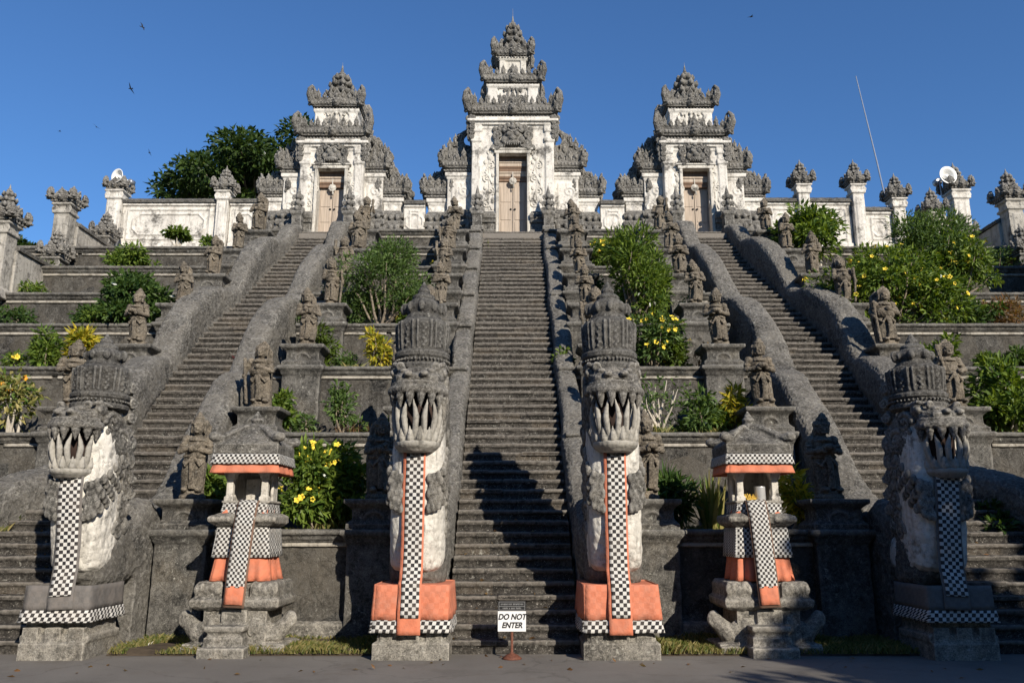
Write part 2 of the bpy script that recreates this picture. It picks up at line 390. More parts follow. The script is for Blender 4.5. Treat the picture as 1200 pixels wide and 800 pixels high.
def smooth_interp(y, tab):
    ys = np.array([a for a, b in tab][::-1]); xs = np.array([b for a, b in tab][::-1])
    return float(np.mean([np.interp(y + d, ys, xs) for d in (-.6, -.3, 0, .3, .6)]))
INNER = [(26, 5.30), (22.5, 5.32), (20.5, 5.48), (19.2, 5.66), (17.8, 5.74), (16.4, 5.60), (15.5, 5.56), (14.0, 5.80), (12.6, 5.96), (11, 5.98)]     # inner serpent centre line
OUTER = [(26, 6.66), (23, 6.80), (21.3, 7.02), (19.2, 7.42), (17.8, 7.46), (16.5, 7.28), (15.7, 7.22), (14.6, 7.75), (13.2, 8.55), (11.8, 9.05), (10, 9.1)]   # foot of the outer serpent
def foot(y): return max(smooth_interp(y + d, OUTER) for d in (0, .3, .6, .9, 1.2)) + .25
# ------------------------------------------------------------------ ground
g = M(); n = 40
box(g, (-400, -60, -.3), (400, 700, 0)); struct('ground', g, 'asphalt')
# terrace soil, one slab per level
for k in range(1, 8):
    y0, z0 = TER[k]; y1 = TER[k + 1][0]
    fx = foot(y0)
    for x0, x1 in ((-22, -fx), (-5.2, -.95), (.95, 5.2), (fx, 22)):
        m = M(); nx = int((x1 - x0) / .25); vs = []; fs = []
        for i in range(nx + 1):
            for j in range(7):
                x = x0 + (x1 - x0) * i / nx; y = y0 + .3 + (y1 - y0 - .28) * j / 6
                vs.append((x, y, z0 - .10 + .10 * noise.noise((x * 1.7, y * 1.7, k))))
        fs = [(i * 7 + j, (i + 1) * 7 + j, (i + 1) * 7 + j + 1, i * 7 + j + 1) for i in range(nx) for j in range(6)]
        m.add(vs, fs); struct('terrace_soil', to_mesh(m, 'terrace_soil', True), 'soil')
for a, b in (((-8.7, 24.35, 9.6), (8.7, 25.36, 10.72)), ((-8.7, 25.36, 9.6), (8.7, 26.3, ZT)), ((-40, 26.3, 9.0), (40, 70, ZT)), ((-22, 23.3, 9.0), (-8.7, 26.3, 9.74)), ((8.7, 23.3, 9.0), (22, 26.3, 9.74))):
    m = M(); box(m, a, b); struct('upper_courtyard', m, 'step')

# ------------------------------------------------------------------ stairs
def stair(name, label, xi, xo, top_y):
    m = M(); r = .1792; tr = r / SL; nst = int(round(ZT / r)); rnd = random.Random(name + label)
    for i in range(nst):
        y = Y0 + i * tr; z = i * r; a, b = xi(y), xo(y)
        if a > b: a, b = b, a
        box(m, (a, y, z - .35 if i else -.1), (b, y + tr + .3, z + r - .05))
        npc = max(2, int((b - a) / .55)); cuts = sorted([a, b] + [a + (b - a) * (q + rnd.uniform(-.25, .25)) / npc for q in range(1, npc)])
        for q in range(npc):
            j = rnd.uniform(-.012, .012); box(m, (cuts[q] + (.004 if q else 0), y - .035 + j, z + r - .065 + rnd.uniform(-.006, .006)), (cuts[q + 1], y + tr + .1, z + r + rnd.uniform(-.008, .006)))
    me = remesh(m, name, .021, .022, .09)
    o = obj('staircase', me, 'step'); return tag(o, label, 'staircase', 'parallel stone stairs')
def xin(y): return smooth_interp(y, INNER) + .18
def xout(y): return smooth_interp(y, OUTER) + .12
stair('centre', 'long straight stone staircase rising between the two orange-skirted serpent heads to the middle gate', lambda y: -.92, lambda y: .92, 25)
stair('left', 'stone staircase climbing to the left gate, widening beside the left grey-skirted serpent', lambda y: -xin(y), lambda y: -xout(y), 25)
stair('right', 'stone staircase climbing to the right gate, its treads striped with hard shadow', lambda y: xin(y), lambda y: xout(y), 25)

# ------------------------------------------------------------------ terrace walls
BAYS = {'left': (-17, -6.95), 'cl': (-5.15, -.98), 'cr': (.98, 5.15), 'right': (6.95, 17)}
BTXT = {'left': 'left of the left staircase', 'cl': 'between the left and middle staircases', 'cr': 'between the middle and right staircases', 'right': 'right of the right staircase'}
for k in range(1, 9):
    Yk, Zk = TER[k]; zb = 0 if k == 1 else TER[k - 1][1] - .2
    for bname, (x0, x1) in BAYS.items():
        if bname == 'left': x1 = -foot(Yk)
        if bname == 'right': x0 = foot(Yk)
        if k == 8 and bname == 'left': x0 = -8.72
        if k == 8 and bname == 'right': x1 = 8.72
        if k == 1 and bname == 'left': x1 = -9.0
        if k == 1 and bname == 'right': x0 = 9.0
        if k == 1 and bname == 'cl': x0 = -5.5
        if k == 1 and bname == 'cr': x1 = 5.5
        H = Zk - zb; L = x1 - x0
        root = thing('terrace_wall', f'{"lowest" if k == 1 else ORD[k]} dark stone terrace wall {"up " if k > 1 and k < 8 else ""}with a moulded coping, {BTXT[bname]}', 'wall', (x0, Yk, zb), 0, 'stepped terrace retaining walls')
        m = M(); prism(m, [(0, 0), (.4, 0), (.4, H - .2), (0, H - .2)], 0, L)
        if k == 1: prism(m, [(-.12, 0), (.2, 0), (.2, .3), (-.02, .33), (-.09, .29), (-.12, .26)], 0, L)
        obj('wall_face', remesh(m, 'wall_face', .04, .03, .25), 'wall', root)
        if k == 1:
            m = M(); prism(m, [(-.17, 0), (.1, 0), (.1, .29), (-.12, .29), (-.17, .25)], 0, L); obj('footing', remesh(m, 'footing', .025, .03, .1), 'base', root)
        m = M(); prism(m, [(-.05, H - .2), (.42, H - .2), (.42, H + .005), (-.11, H), (-.15, H - .015), (-.15, H - .075), (-.09, H - .10), (-.09, H - .15), (-.05, H - .165)], -.0, L)
        obj('coping', remesh(m, 'coping', .022, .03, .16), 'coping', root)
        if not (k == 1 and bname in ('cl', 'cr') and False):
            m = M(); 
            x = 0
            rnd = random.Random(k * 7 + len(bname))
            while x < L - .05:
                d = min(L - x, rnd.uniform(.5, 1.6)); box(m, (x, -.045, H - .265), (x + d - rnd.choice((.005, .005, .12)), .1, H - .2)); x += d
            obj('plaster_band', remesh(m, 'plaster_band', .016, .012, .1), 'band', root)

# ------------------------------------------------------------------ serpent balustrades
def mk_head():
    m = M()   # skull, snout, jaws
    ell(m, (0, .12, 3.5), (.44, .46, .52)); ell(m, (0, -.05, 3.76), (.44, .46, .20))
    tube(m, [(0, -.10, 3.70), (0, -.40, 3.70), (0, -.60, 3.67)], [(.42, .13), (.41, .12), (.34, .10)], 16, side=(1, 0, 0), sq=.6)       # broad flat snout
    arc = [((.43 + .012 * math.cos(a * 9)) * math.cos(a), -.34 + .40 * math.sin(a), 3.535) for a in np.linspace(PI, 2 * PI, 25)]
    tube(m, arc, [(.075, .062)] * 25, 10)                                                             # heavy upper lip
    arc = [(.41 * math.cos(a), -.35 + .385 * math.sin(a), 3.62) for a in np.linspace(PI, 2 * PI, 25)]; tube(m, arc, .03, 8)
    for i in range(8):
        a = PI + PI * i / 7; P = lambda r, z: (r * math.cos(a), -.36 + r * .97 * math.sin(a), z)
        tube(m, [P(.375, 3.50), P(.40, 3.43), P(.40, 3.36), P(.39, 3.27)], [.07, .072, .045, .008], 8)        # scalloped gum
    for s in (-1, 1):
        ell(m, (s * .13, -.70, 3.74), (.075, .07, .05)); ell(m, (s * .22, -.52, 3.80), (.08, .10, .045))
        curl(m, (s * .30, -.50, 3.86), (0, -.3, 1), (s, 0, 0), .085, .038, 1.0, PI, 18, 8)                   # ear loop
        ell(m, (s * .37, -.30, 3.80), (.10, .12, .10)); ell(m, (s * .42, -.36, 3.80), (.05, .06, .055))         # eye
        tube(m, [(s * .27, -.46, 3.88), (s * .40, -.36, 3.93), (s * .46, -.16, 3.88)], [.03, .04, .025], 8)
        curl(m, (s * .43, -.06, 3.62), (0, -1, 0), (0, 0, 1), .17, .05, 1.4, 0, 22, 8); curl(m, (s * .43, .18, 3.34), (0, -1, 0), (0, 0, 1), .18, .05, 1.4, 1, 22, 8)
        curl(m, (s * .42, .26, 3.02), (0, -1, 0), (0, 0, 1), .17, .05, 1.4, 1, 22, 8); curl(m, (s * .41, -.10, 3.26), (0, -1, 0), (0, 0, 1), .13, .042, 1.3, 2, 20, 8)
        for q in range(6): ell(m, (s * .44, -.16 + .09 * q, 3.46 - .05 * q), (.035, .045, .06), 8, 6)
        ell(m, (s * .40, .02, 3.3), (.07, .26, .3))
        tube(m, [(s * .40, -.05, 3.35), (s * .38, -.16, 3.02), (s * .33, -.30, 2.80)], [.08, .06, .045], 8)       # jaw hinge
        for q in range(4): ell(m, (s * (.36 + .01 * q), -.02 + .08 * q, 2.86 + .1 * q), (.05, .08, .06))
        ell(m, (s * .38, -.04, 2.50), (.055, .08, .16)); ell(m, (s * .40, .12, 2.34), (.05, .08, .12))
    ell(m, (0, -.2, 2.68), (.26, .3, .12))
    # mane of curls down the back
    for q in range(9):
        z = 4.3 - q * .26; y = .40 + .05 * math.sin(q * 1.3) + .012 * q * q * .3
        for s in (-1, 0, 1):
            ell(m, (s * .27, y + (0 if s else .1), z), (.13, .15, .14)); curl(m, (s * .38, y - .02, z), (0, 1, 0), (0, 0, -1), .10, .035, 1.3, 0, 14, 6)
    return remesh(m, 'head', .0145, .018, .045)
def mk_lip():
    m = M(); lathe(m, [(.02, -.10), (.26, -.09), (.335, -.03), (.36, .0), (.365, .045), (.335, .06), (.02, .07)], (0, -.36, 2.77), 28, .98)
    return remesh(m, 'lower_lip', .014, .010, .06)
def mk_maw():
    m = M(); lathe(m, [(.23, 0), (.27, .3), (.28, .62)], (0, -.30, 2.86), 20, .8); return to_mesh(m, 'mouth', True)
def mk_teeth():
    m = M(); N = 7
    for i in range(N):
        a = PI + PI * (i + .5) / N; b = .055 if i % 2 else -.055
        P = lambda r, z, o=0: (r * math.cos(a + o), -.36 + r * .97 * math.sin(a + o), z)
        tube(m, [P(.29, 2.86), P(.33, 2.95), P(.352, 3.04, b * .6), P(.372, 3.14, b), P(.382, 3.24, b * .2), P(.382, 3.33, -b), P(.375, 3.39, -b * 1.3)], [.04, .042, .05, .052, .038, .02, .006], 8)      # flame-shaped fang
    for i in range(N + 1):
        a = PI + PI * i / N
        P = lambda r, z: (r * math.cos(a), -.36 + r * .97 * math.sin(a), z)
        tube(m, [P(.305, 2.83), P(.335, 2.87), P(.35, 2.93), P(.362, 3.02)], [.056, .054, .036, .006], 8)  # short front tooth
    return remesh(m, 'fangs', .0105, .008, .04)
def mk_crown():
    m = M()
    lathe(m, [(.40, 3.86), (.46, 3.90), (.46, 3.96), (.42, 3.99), (.43, 4.05), (.47, 4.08), (.47, 4.14), (.43, 4.17), (.42, 4.22), (.435, 4.42), (.45, 4.56), (.42, 4.62), (.33, 4.66), (.30, 4.69)], (0, .05, 0), 32)
    for i in range(44): a = 2 * PI * i / 44; ell(m, (.465 * math.cos(a), .05 + .465 * math.sin(a), 4.02), .022, 6, 5)
    for i in range(9):
        a = 2 * PI * (i + .5) / 9
        for d in (-.09, .09):
            tube(m, [(.43 * math.cos(a + d), .05 + .43 * math.sin(a + d), 4.2), (.45 * math.cos(a + d), .05 + .45 * math.sin(a + d), 4.42), (.455 * math.cos(a + d), .05 + .455 * math.sin(a + d), 4.58)], .026, 6)
        b = a + PI / 9
        for q in range(7): ell(m, (.425 * math.cos(b + .07 * (q % 2 - .5)), .05 + .425 * math.sin(b + .07 * (q % 2 - .5)), 4.22 + q * .05), (.035, .035, .028), 8, 6)
    lathe(m, [(.3, 4.64), (.31, 4.70), (.28, 4.73), (.26, 4.76), (.29, 4.83), (.29, 4.88), (.24, 4.95), (.19, 4.97), (.2, 5.01), (.17, 5.05), (.1, 5.07), (.11, 5.12), (.07, 5.17), (.03, 5.24), (.01, 5.27)], (0, .05, 0), 24)
    for i in range(8): a = 2 * PI * i / 8; ell(m, (.285 * math.cos(a), .05 + .285 * math.sin(a), 4.84), (.06, .06, .08), 8, 6)
    for s in (-1, 1): curl(m, (s * .30, .1, 4.86), (s, 0, 0), (0, 0, 1), .09, .035, 1.2, -1, 14, 6)
    return remesh(m, 'crown', .015, .018, .06)
HEAD, MAW, TEETH, CROWN, LIP = mk_head(), mk_maw(), mk_teeth(), mk_crown(), mk_lip()

def naga(label, X0, xpath, dz, kind, amp, ph, base=.5, hh=.33, post=True):
    """xpath(y) -> (x centre, half width); world Y from the top of the stairs down to the serpent's neck"""
    YN = 11.75 if kind != 'grey' else 11.72
    root = thing('serpent_balustrade', label, 'serpent balustrade', (X0, YN, 0), 0, 'serpent balustrades')
    loc = lambda p: (p[0] - X0, p[1] - YN, p[2])
    pts = []; rad = []; low = []
    ys = [24.75 - i * .3 for i in range(39)]          # 24.75 .. 13.35
    for y in ys:
        x, hw = xpath(y); x += .02 * math.sin(y * 2.3 + X0); hw *= 1 + .05 * math.sin(y * 5.1 + X0 * 3); o = base + .05 * math.sin(y * 4.3 + X0) - (.5 * max(0, min(1, (15.9 - y) / 2.6)) if base > .95 else 0) - hh / .77 + amp * math.sin(ph + 2 * PI * (24.75 - y) / 2.9)
        f = max(0, min(1, (24.75 - y) / .9)); z = zs(y) + o * f + (1 - f) * -.05
        pts.append(loc((x, y, z))); rad.append((hw, hh * (1 + .25 * max(0, (16 - y) / 2.6)))); low.append((x, hw * .9, y, z))
    for y, z in ((13.0, 1.72 + dz * .3), (12.7, 1.52 + dz * .3), (12.4, 1.38)):
        x, hw = xpath(y); pts.append(loc((x, y, z))); rad.append((hw, hh * 1.3)); low.append((x, hw * .9, y, z))
    pts.append((0, .35, 1.22)); rad.append((.40, .40)); pts.append((0, .15, 1.2)); rad.append((.40, .36))
    m = M(); tube(m, pts, rad, 20, side=(1, 0, 0), sq=.5)
    # side wall that carries it down to the steps and terraces
    vs = []; fs = []
    low = low[:-1]
    for x, hw, y, z in low:
        zb = max(-.05, zs(y) - 1.5)
        a, b, c_, d_ = loc((x - hw, y, z)), loc((x + hw, y, z)), loc((x + hw, y, zb)), loc((x - hw, y, zb)); vs += [a, b, c_, d_]
    nn = len(low)
    for i in range(nn - 1):
        for j in range(4): fs.append((i * 4 + j, i * 4 + (j + 1) % 4, i * 4 + 4 + (j + 1) % 4, i * 4 + 4 + j))
    fs += [(3, 2, 1, 0), tuple(nn * 4 - 4 + j for j in range(4))]
    m.add(vs, fs)
    obj('serpent_body', remesh(m, 'serpent_body', .021, .05, .055, 0), 'rail', root)
    # tail post at the top of the stairs
    if post:
        x, hw = xpath(24.75); m = M(); c0 = loc((x, 24.95, ZT))
        stack(m, [(.2, .2, 0), (.2, .2, .12), (.15, .15, .16), (.16, .16, .5), (.2, .2, .56), (.2, .2, .62), (.15, .15, .66)], c0)
        for q in range(3):
            zq = .72 + q * .22; rq = .19 - q * .04
            ell(m, (c0[0], c0[1], c0[2] + zq), (rq, rq, .13))
            for s in (-1, 1): curl(m, (c0[0] + s * rq * .8, c0[1] - .08, c0[2] + zq), (s, 0, 0), (0, 0, 1), .09, .035, 1.2, -1, 12, 6)
            ell(m, (c0[0], c0[1] - rq * .9, c0[2] + zq + .03), (.07, .06, .09), 8, 6)
        tube(m, [(c0[0], c0[1], c0[2] + 1.25), (c0[0], c0[1], c0[2] + 1.42), (c0[0], c0[1], c0[2] + 1.6)], [.09, .05, .012], 8)
        obj('tail_post', remesh(m, 'tail_post', .018, .02, .07), 'carve', root)
    # neck
    m = M(); tube(m, [(0, .62, 1.32), (0, .32, 1.2), (0, .13, 1.32), (0, .05, 1.7), (0, .02, 2.2), (0, .03, 2.7 + dz), (0, .06, 3.3 + dz * 1.1), (0, .08, 3.7 + dz * 1.2)],
                  [(.36, .3), (.375, .36), (.38, .41), (.375, .42), (.37, .42), (.37, .42), (.36, .42), (.3, .3)], 24, side=(1, 0, 0), sq=.66)
    obj('neck', remesh(m, 'neck', .022, .03, .12, 2), 'neck', root)
    m = M()                              # carved feather collar down both sides of the neck
    for s in (-1, 1):
        tube(m, [(s * .16, -.40, 1.88), (s * .30, -.375, 1.98), (s * .375, -.20, 2.14), (s * .385, .05, 2.36), (s * .36, .28, 2.5)], .02, 7)
        for row in range(5):                                            # overlapping feather scales
            for q in range(7):
                f = (q + .5 * (row % 2)) / 6.5; z = 1.93 + .10 * row + .48 * f * f + dz * .3
                if f < .42: x, y = s * (.19 + .40 * f), -.405 + .06 * f
                else: x, y = s * .372, -.36 + .95 * (f - .42)
                ell(m, (x, y, z), (.045, .045, .075), 8, 6)
        for q in range(6):
            curl(m, (s * .365, .20 + .03 * q, 1.62 + q * (.27 + dz * .1)), (0, -1, 0), (0, 0, 1), .13, .045, 1.3, q, 16, 7)
            ell(m, (s * .3, .42, 1.7 + q * (.27 + dz * .1)), (.13, .12, .15), 10, 7)
    obj('feather_collar', remesh(m, 'feather_collar', .017, .016, .07), 'carve', root)
    # pedestal
    pe = .0 if kind == 'orange' else -.07
    m = M(); stack(m, [(.50 + pe, .50, -.05), (.50 + pe, .50, .2), (.49 + pe, .49, .215), (.45, .45, .225), (.45, .45, .3), (.40, .40, .33), (.40, .40, .6), (.43, .45, .66), (.43, .46, .9)])
    for s in (-1, 0, 1): stack(m, [(.1, .04, .225), (.1, .04, .40)], (s * .3, -.44, 0))
    obj('pedestal', remesh(m, 'pedestal', .02, .02, .1), 'base', root)
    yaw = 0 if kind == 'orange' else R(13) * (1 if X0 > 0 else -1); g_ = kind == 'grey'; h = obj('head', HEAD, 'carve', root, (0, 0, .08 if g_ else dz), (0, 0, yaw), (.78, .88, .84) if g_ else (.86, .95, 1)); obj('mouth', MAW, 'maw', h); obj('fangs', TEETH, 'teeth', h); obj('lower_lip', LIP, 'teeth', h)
    obj('crown', CROWN, 'crown', root, (0, .0, .14 if g_ else dz), (0, 0, yaw), (.84, .86, .82) if g_ else (.86, .88, 1))
    # cloths
    co = 'orange' if kind == 'orange' else 'grey'
    if kind == 'orange':
        sk = obj('waist_cloth', skirt('waist_cloth', .498, .53, .945, .515, .55, .50, .018, phase=X0), co, root)
        obj('checkered_hem', skirt('checkered_hem', .521, .561, .50, .54, .58, .345, .014, phase=X0), 'check', root)
        yf = -.585
        m = M(); stack(m, [(.485, .515, .918), (.485, .515, .932)]); obj('skirt_top', m, 'orange_plain', root)
        pts = dense([(-.42, 2.72), (-.43, 2.3), (-.415, 1.6), (-.43, 1.15), (-.50, 1.0), (-.548, .962), (-.562, .8), (yf - .012, .55), (yf - .02, .32)], 4)
        obj('sash_lining', strip('sash_lining', pts, .305, wob=.004), 'orange_plain', root, (-.02, 0, 0))
        pts = dense([(-.435, 2.72), (-.445, 2.3), (-.43, 1.6), (-.445, 1.15), (-.517, 1.015), (-.565, .976), (-.579, .8), (yf - .028, .53)], 4)
        obj('checkered_sash', strip('checkered_sash', pts, .235, wob=.004), 'check', root, (-.01, 0, 0))
    else:
        obj('waist_cloth', skirt('waist_cloth', .435, .49, .93, .445, .51, .62, .008, phase=X0), co, root)
        obj('checkered_hem', skirt('checkered_hem', .45, .515, .62, .48, .545, .47, .012, phase=X0), 'check', root)
        sg = -1 if X0 < 0 else 1; tilt = (0, R(3.6) * sg, 0); s = -.12 * sg
        pts = dense([(-.42, 2.72 + dz), (-.44, 2.2), (-.415, 1.6), (-.43, 1.15), (-.50, .94), (-.53, .8), (-.545, .63)], 4)
        obj('sash_lining', strip('sash_lining', pts, .34, wob=.006), 'grey', root, (s, 0, 0), tilt)
        pts = dense([(-.435, 2.72 + dz), (-.455, 2.2), (-.445, 1.6), (-.445, 1.15), (-.517, .955), (-.547, .80)], 4)
        obj('checkered_sash', strip('checkered_sash', pts, .285, wob=.006), 'check', root, (s, 0, 0), tilt)
    return root
def cpath(s):
    return lambda y: (s * (.90 + .22 + .20 * max(0, min(1, (16.5 - y) / 3.5)) + .03), .22 + .20 * max(0, min(1, (16.5 - y) / 3.5)))
def ipath(s): return lambda y: (s * smooth_interp(y, INNER), .27 + .07 * max(0, min(1, (22 - y) / 5)))
def opath(s):
    def f(y):
        w = .25 + .10 * max(0, min(1, (24.5 - y) / 6)); return (s * (smooth_interp(y, OUTER) + w), w)
    return f
naga('stone serpent balustrade in an orange skirt, left of the middle staircase', -1.33, cpath(-1), 0, 'orange', .03, 0)
naga('stone serpent balustrade in an orange skirt, right of the middle staircase', 1.42, cpath(1), 0, 'orange', .03, 1)
naga('sunlit stone serpent balustrade with grey waist cloth, right edge of the left staircase', -5.99, ipath(-1), -.36, 'grey', .22, 1.0, .98, .40)
naga('shaded stone serpent balustrade with grey waist cloth, left edge of the right staircase', 5.88, ipath(1), -.36, 'grey', .22, 1.0, .98, .40)
naga('wavy stone serpent balustrade along the outer left edge of the left staircase', -9.45, opath(-1), -.36, 'grey', .30, 2.2, .96, .42)
naga('wavy stone serpent balustrade along the outer right edge of the right staircase', 9.45, opath(1), -.36, 'grey', .30, 2.2, .96, .42)

# ------------------------------------------------------------------ guardian statues and their pedestals
def mk_statue(pose, rnd, alt=0):
    m = M()
    lathe(m, [(.24, 0), (.25, .06), (.21, .1), (.22, .14)], (0, .03, 0), 14, .85)
    for s in (-1, 1):
        cap(m, (s * .10, .0, .62), (s * .115, .0, .2), .115, .085); ell(m, (s * .12, -.09, .17), (.07, .13, .05))
    lathe(m, [(.13, .2), (.2, .24), (.215, .42), (.205, .6), (.19, .72), (.15, .76)], (0, .03, 0), 16, .8)            # sarong
    tube(m, [(0, -.16, .74), (0, -.19, .55), (.01, -.18, .36), (.02, -.16, .2)], [(.05, .03), (.055, .03), (.05, .03), (.07, .03)], 8, side=(1, 0, 0))
    for s in (-1, 1): tube(m, [(s * .04, -.18, .68), (s * .13, -.15, .56), (s * .17, -.08, .62)], .025, 7)
    bel = 1.0 + .25 * (pose == 3)
    ell(m, (0, -.03, .79), (.18 * bel, .155 * bel, .15)); ell(m, (0, .0, .93), (.19, .135, .16))
    tube(m, [(.19 * math.cos(a), .01 + .15 * math.sin(a), .72) for a in np.linspace(0, 2 * PI, 15)], .028, 6)         # belt
    tube(m, [(.12 * math.cos(a), -.03 + .12 * math.sin(a), 1.04 - .05 * (math.sin(a) < 0)) for a in np.linspace(PI, 2 * PI, 9)], .03, 6)   # collar
    for s in (-1, 1): ell(m, (s * .2, 0, 1.0), (.085, .085, .085))
    def arm(s, el, wr):
        cap(m, (s * .21, 0, 1.0), el, .065, .055); cap(m, el, wr, .055, .04); ell(m, wr, (.055, .055, .06))
        e = Vector((s * .21, 0, 1.0)).lerp(Vector(el), .5); ell(m, e, (.078, .078, .03))
    if pose == 0:    # arms folded across the chest
        arm(-1, (-.27, -.07, .80), (.05, -.20, .90)); arm(1, (.27, -.07, .80), (-.05, -.22, .84))
    elif pose == 1:  # club on the shoulder
        arm(-1, (-.28, -.06, .80), (-.1, -.2, .75)); arm(1, (.30, -.05, .82), (.23, -.19, .99))
        tube(m, [(.20, -.2, .78), (.22, -.17, 1.0), (.23, -.10, 1.26)], [.03, .038, .06], 8)
    elif pose == 2:  # both hands holding a bowl before the waist
        arm(-1, (-.27, -.04, .80), (-.07, -.24, .82)); arm(1, (.27, -.04, .80), (.07, -.24, .82)); ell(m, (0, -.26, .86), (.11, .09, .06))
    else:            # staff planted at the side
        arm(-1, (-.27, -.07, .80), (.0, -.22, .87)); arm(1, (.30, -.03, .80), (.29, -.14, .68))
        tube(m, [(.26, -.15, .12), (.275, -.16, .7), (.28, -.15, 1.02)], [.035, .03, .045], 8)
    cap(m, (0, .0, 1.02), (0, -.01, 1.14), .07, .065)
    tl = rnd.uniform(-.02, .02)
    ell(m, (tl, -.03, 1.19), (.108, .115, .125)); ell(m, (tl, -.13, 1.175), (.022, .04, .03)); ell(m, (tl, -.12, 1.125), (.05, .03, .02))
    for s in (-1, 1):
        ell(m, (tl + s * .045, -.125, 1.215), (.027, .022, .02)); ell(m, (tl + s * .115, -.01, 1.18), (.025, .045, .075)); ell(m, (tl + s * .05, -.125, 1.245), (.04, .022, .012))
        ell(m, (tl + s * .12, .0, 1.27), (.035, .05, .06))
    if pose in (0, 2): lathe(m, [(.125, 1.24), (.14, 1.27), (.12, 1.30), (.10, 1.34), (.105, 1.37), (.07, 1.40), (.05, 1.44), (.015, 1.48)], (tl, -.01, 0), 14)
    else:
        ell(m, (tl, .01, 1.27), (.13, .14, .1)); 
        for q in range(7): a = PI * q / 6; ell(m, (tl + .12 * math.cos(a), .02, 1.27 + .11 * math.sin(a)), (.04, .05, .045), 8, 6)
        ell(m, (tl, .04, 1.40), (.055, .06, .06))
    ell(m, (0, .12, 1.05), (.14, .08, .2))                                                                             # hair down the back
    if pose in (0, 3): stack(m, [(.17, .05, .1), (.2, .05, .7), (.19, .05, 1.25), (.1, .045, 1.36)], (0, .2, 0))
    ph = rnd.uniform(0, 6); am = rnd.uniform(.02, .045)
    m.v = [(x * (1 + .08 * alt) + am * math.sin(z * 3.4 + ph) - am * math.sin(ph), y - .03 * alt * max(0, z - .8), z * (1 - .04 * alt)) for x, y, z in m.v]
    if alt: m.v = [(-x, y, z) for x, y, z in m.v]; m.f = [tuple(reversed(f)) for f in m.f]
    return remesh(m, 'guardian', .011, .022, .04)
rs = random.Random(3)
STAT = [mk_statue(p % 4, rs, p // 4) for p in range(8)]
PTXT = ['folded arms', 'raised club', 'held bowl', 'planted staff']
m = M(); stack(m, [(.43, .36, -.02), (.43, .36, .08), (.37, .30, .13), (.35, .28, .15), (.35, .28, .30), (.40, .33, .35), (.46, .38, .39), (.47, .39, .46)])
tube(m, [(.15 * math.cos(a), -.29, .17 + .10 * math.sin(a)) for a in np.linspace(0, PI, 9)], .03, 6)
BLOCK = remesh(m, 'block', .02, .022, .1)
PIL = {}
def pilaster(H):
    k = round(H, 1)
    if k not in PIL:
        m = M(); stack(m, [(.40, .34, -H - .1), (.40, .34, -.2), (.43, .37, -.19), (.43, .37, -.155), (.47, .41, -.11), (.50, .44, -.08), (.50, .44, -.02), (.48, .42, .0)])
        PIL[k] = remesh(m, 'pilaster', .025, .025, .15)
    return PIL[k]
SIDES = {  # photo columns of statues: x position per terrace
    'on the left side of the left staircase': (-1, {2: 8.35, 3: 8.2, 4: 8.0, 5: 7.85, 6: 7.75, 7: 7.6}),
    'on the right side of the left staircase': (-1, {1: 5.12, 2: 4.78, 3: 4.5, 4: 4.40, 5: 4.4, 6: 4.4, 7: 4.42}),
    'on the left side of the middle staircase': (-1, {1: 2.16, 2: 1.95, 3: 1.85, 4: 1.76, 5: 1.76, 6: 1.76, 7: 1.76}),
    'on the right side of the middle staircase': (1, {1: 2.16, 2: 1.95, 3: 1.85, 4: 1.76, 5: 1.76, 6: 1.76, 7: 1.76}),
    'on the left side of the right staircase': (1, {1: 5.08, 2: 4.78, 3: 4.5, 4: 4.40, 5: 4.4, 6: 4.4, 7: 4.42}),
    'on the right side of the right staircase': (1, {2: 8.4, 3: 8.2, 4: 8.0, 5: 7.85, 6: 7.75, 7: 7.6}),
}
ri = random.Random(5)
for side, (sg, xs) in SIDES.items():
    for k, x in xs.items():
        Yk, Zk = TER[k]; H = Zk - (0 if k == 1 else TER[k - 1][1] - .1)
        outer = 'left side of the left' in side or 'right side of the right' in side
        nth = ORD[k if not outer else k - 1]
        p = thing('statue_pedestal', f'{nth} moulded stone pedestal up from the plaza {side}', 'pedestal', (sg * x, Yk + .12, Zk), 0, 'statue pedestals beside the stairs')
        obj('pilaster', pilaster(H), 'coping', p); obj('block', BLOCK, 'coping', p)
        pose = {('L', 1): 0}.get(side, ri.choice((0, 0, 1, 2, 2, 3)))
        sc = ri.uniform(.94, 1.0) if k < 4 else (ri.uniform(.74, .82) if 'middle' in side else ri.uniform(.80, .90))
        s = obj('guardian_statue', STAT[pose + 4 * ri.choice((0, 1))], 'statue', None, (sg * x + ri.uniform(-.02, .02), Yk + .10, Zk + .455), (0, 0, ri.uniform(-.3, .3) - sg * .1), (sc * ri.uniform(.86, .98), sc * .95, sc))
        tag(s, f'stone guardian with {PTXT[pose]}, {nth} statue up {side}', 'statue', 'guardian statues beside the stairs')

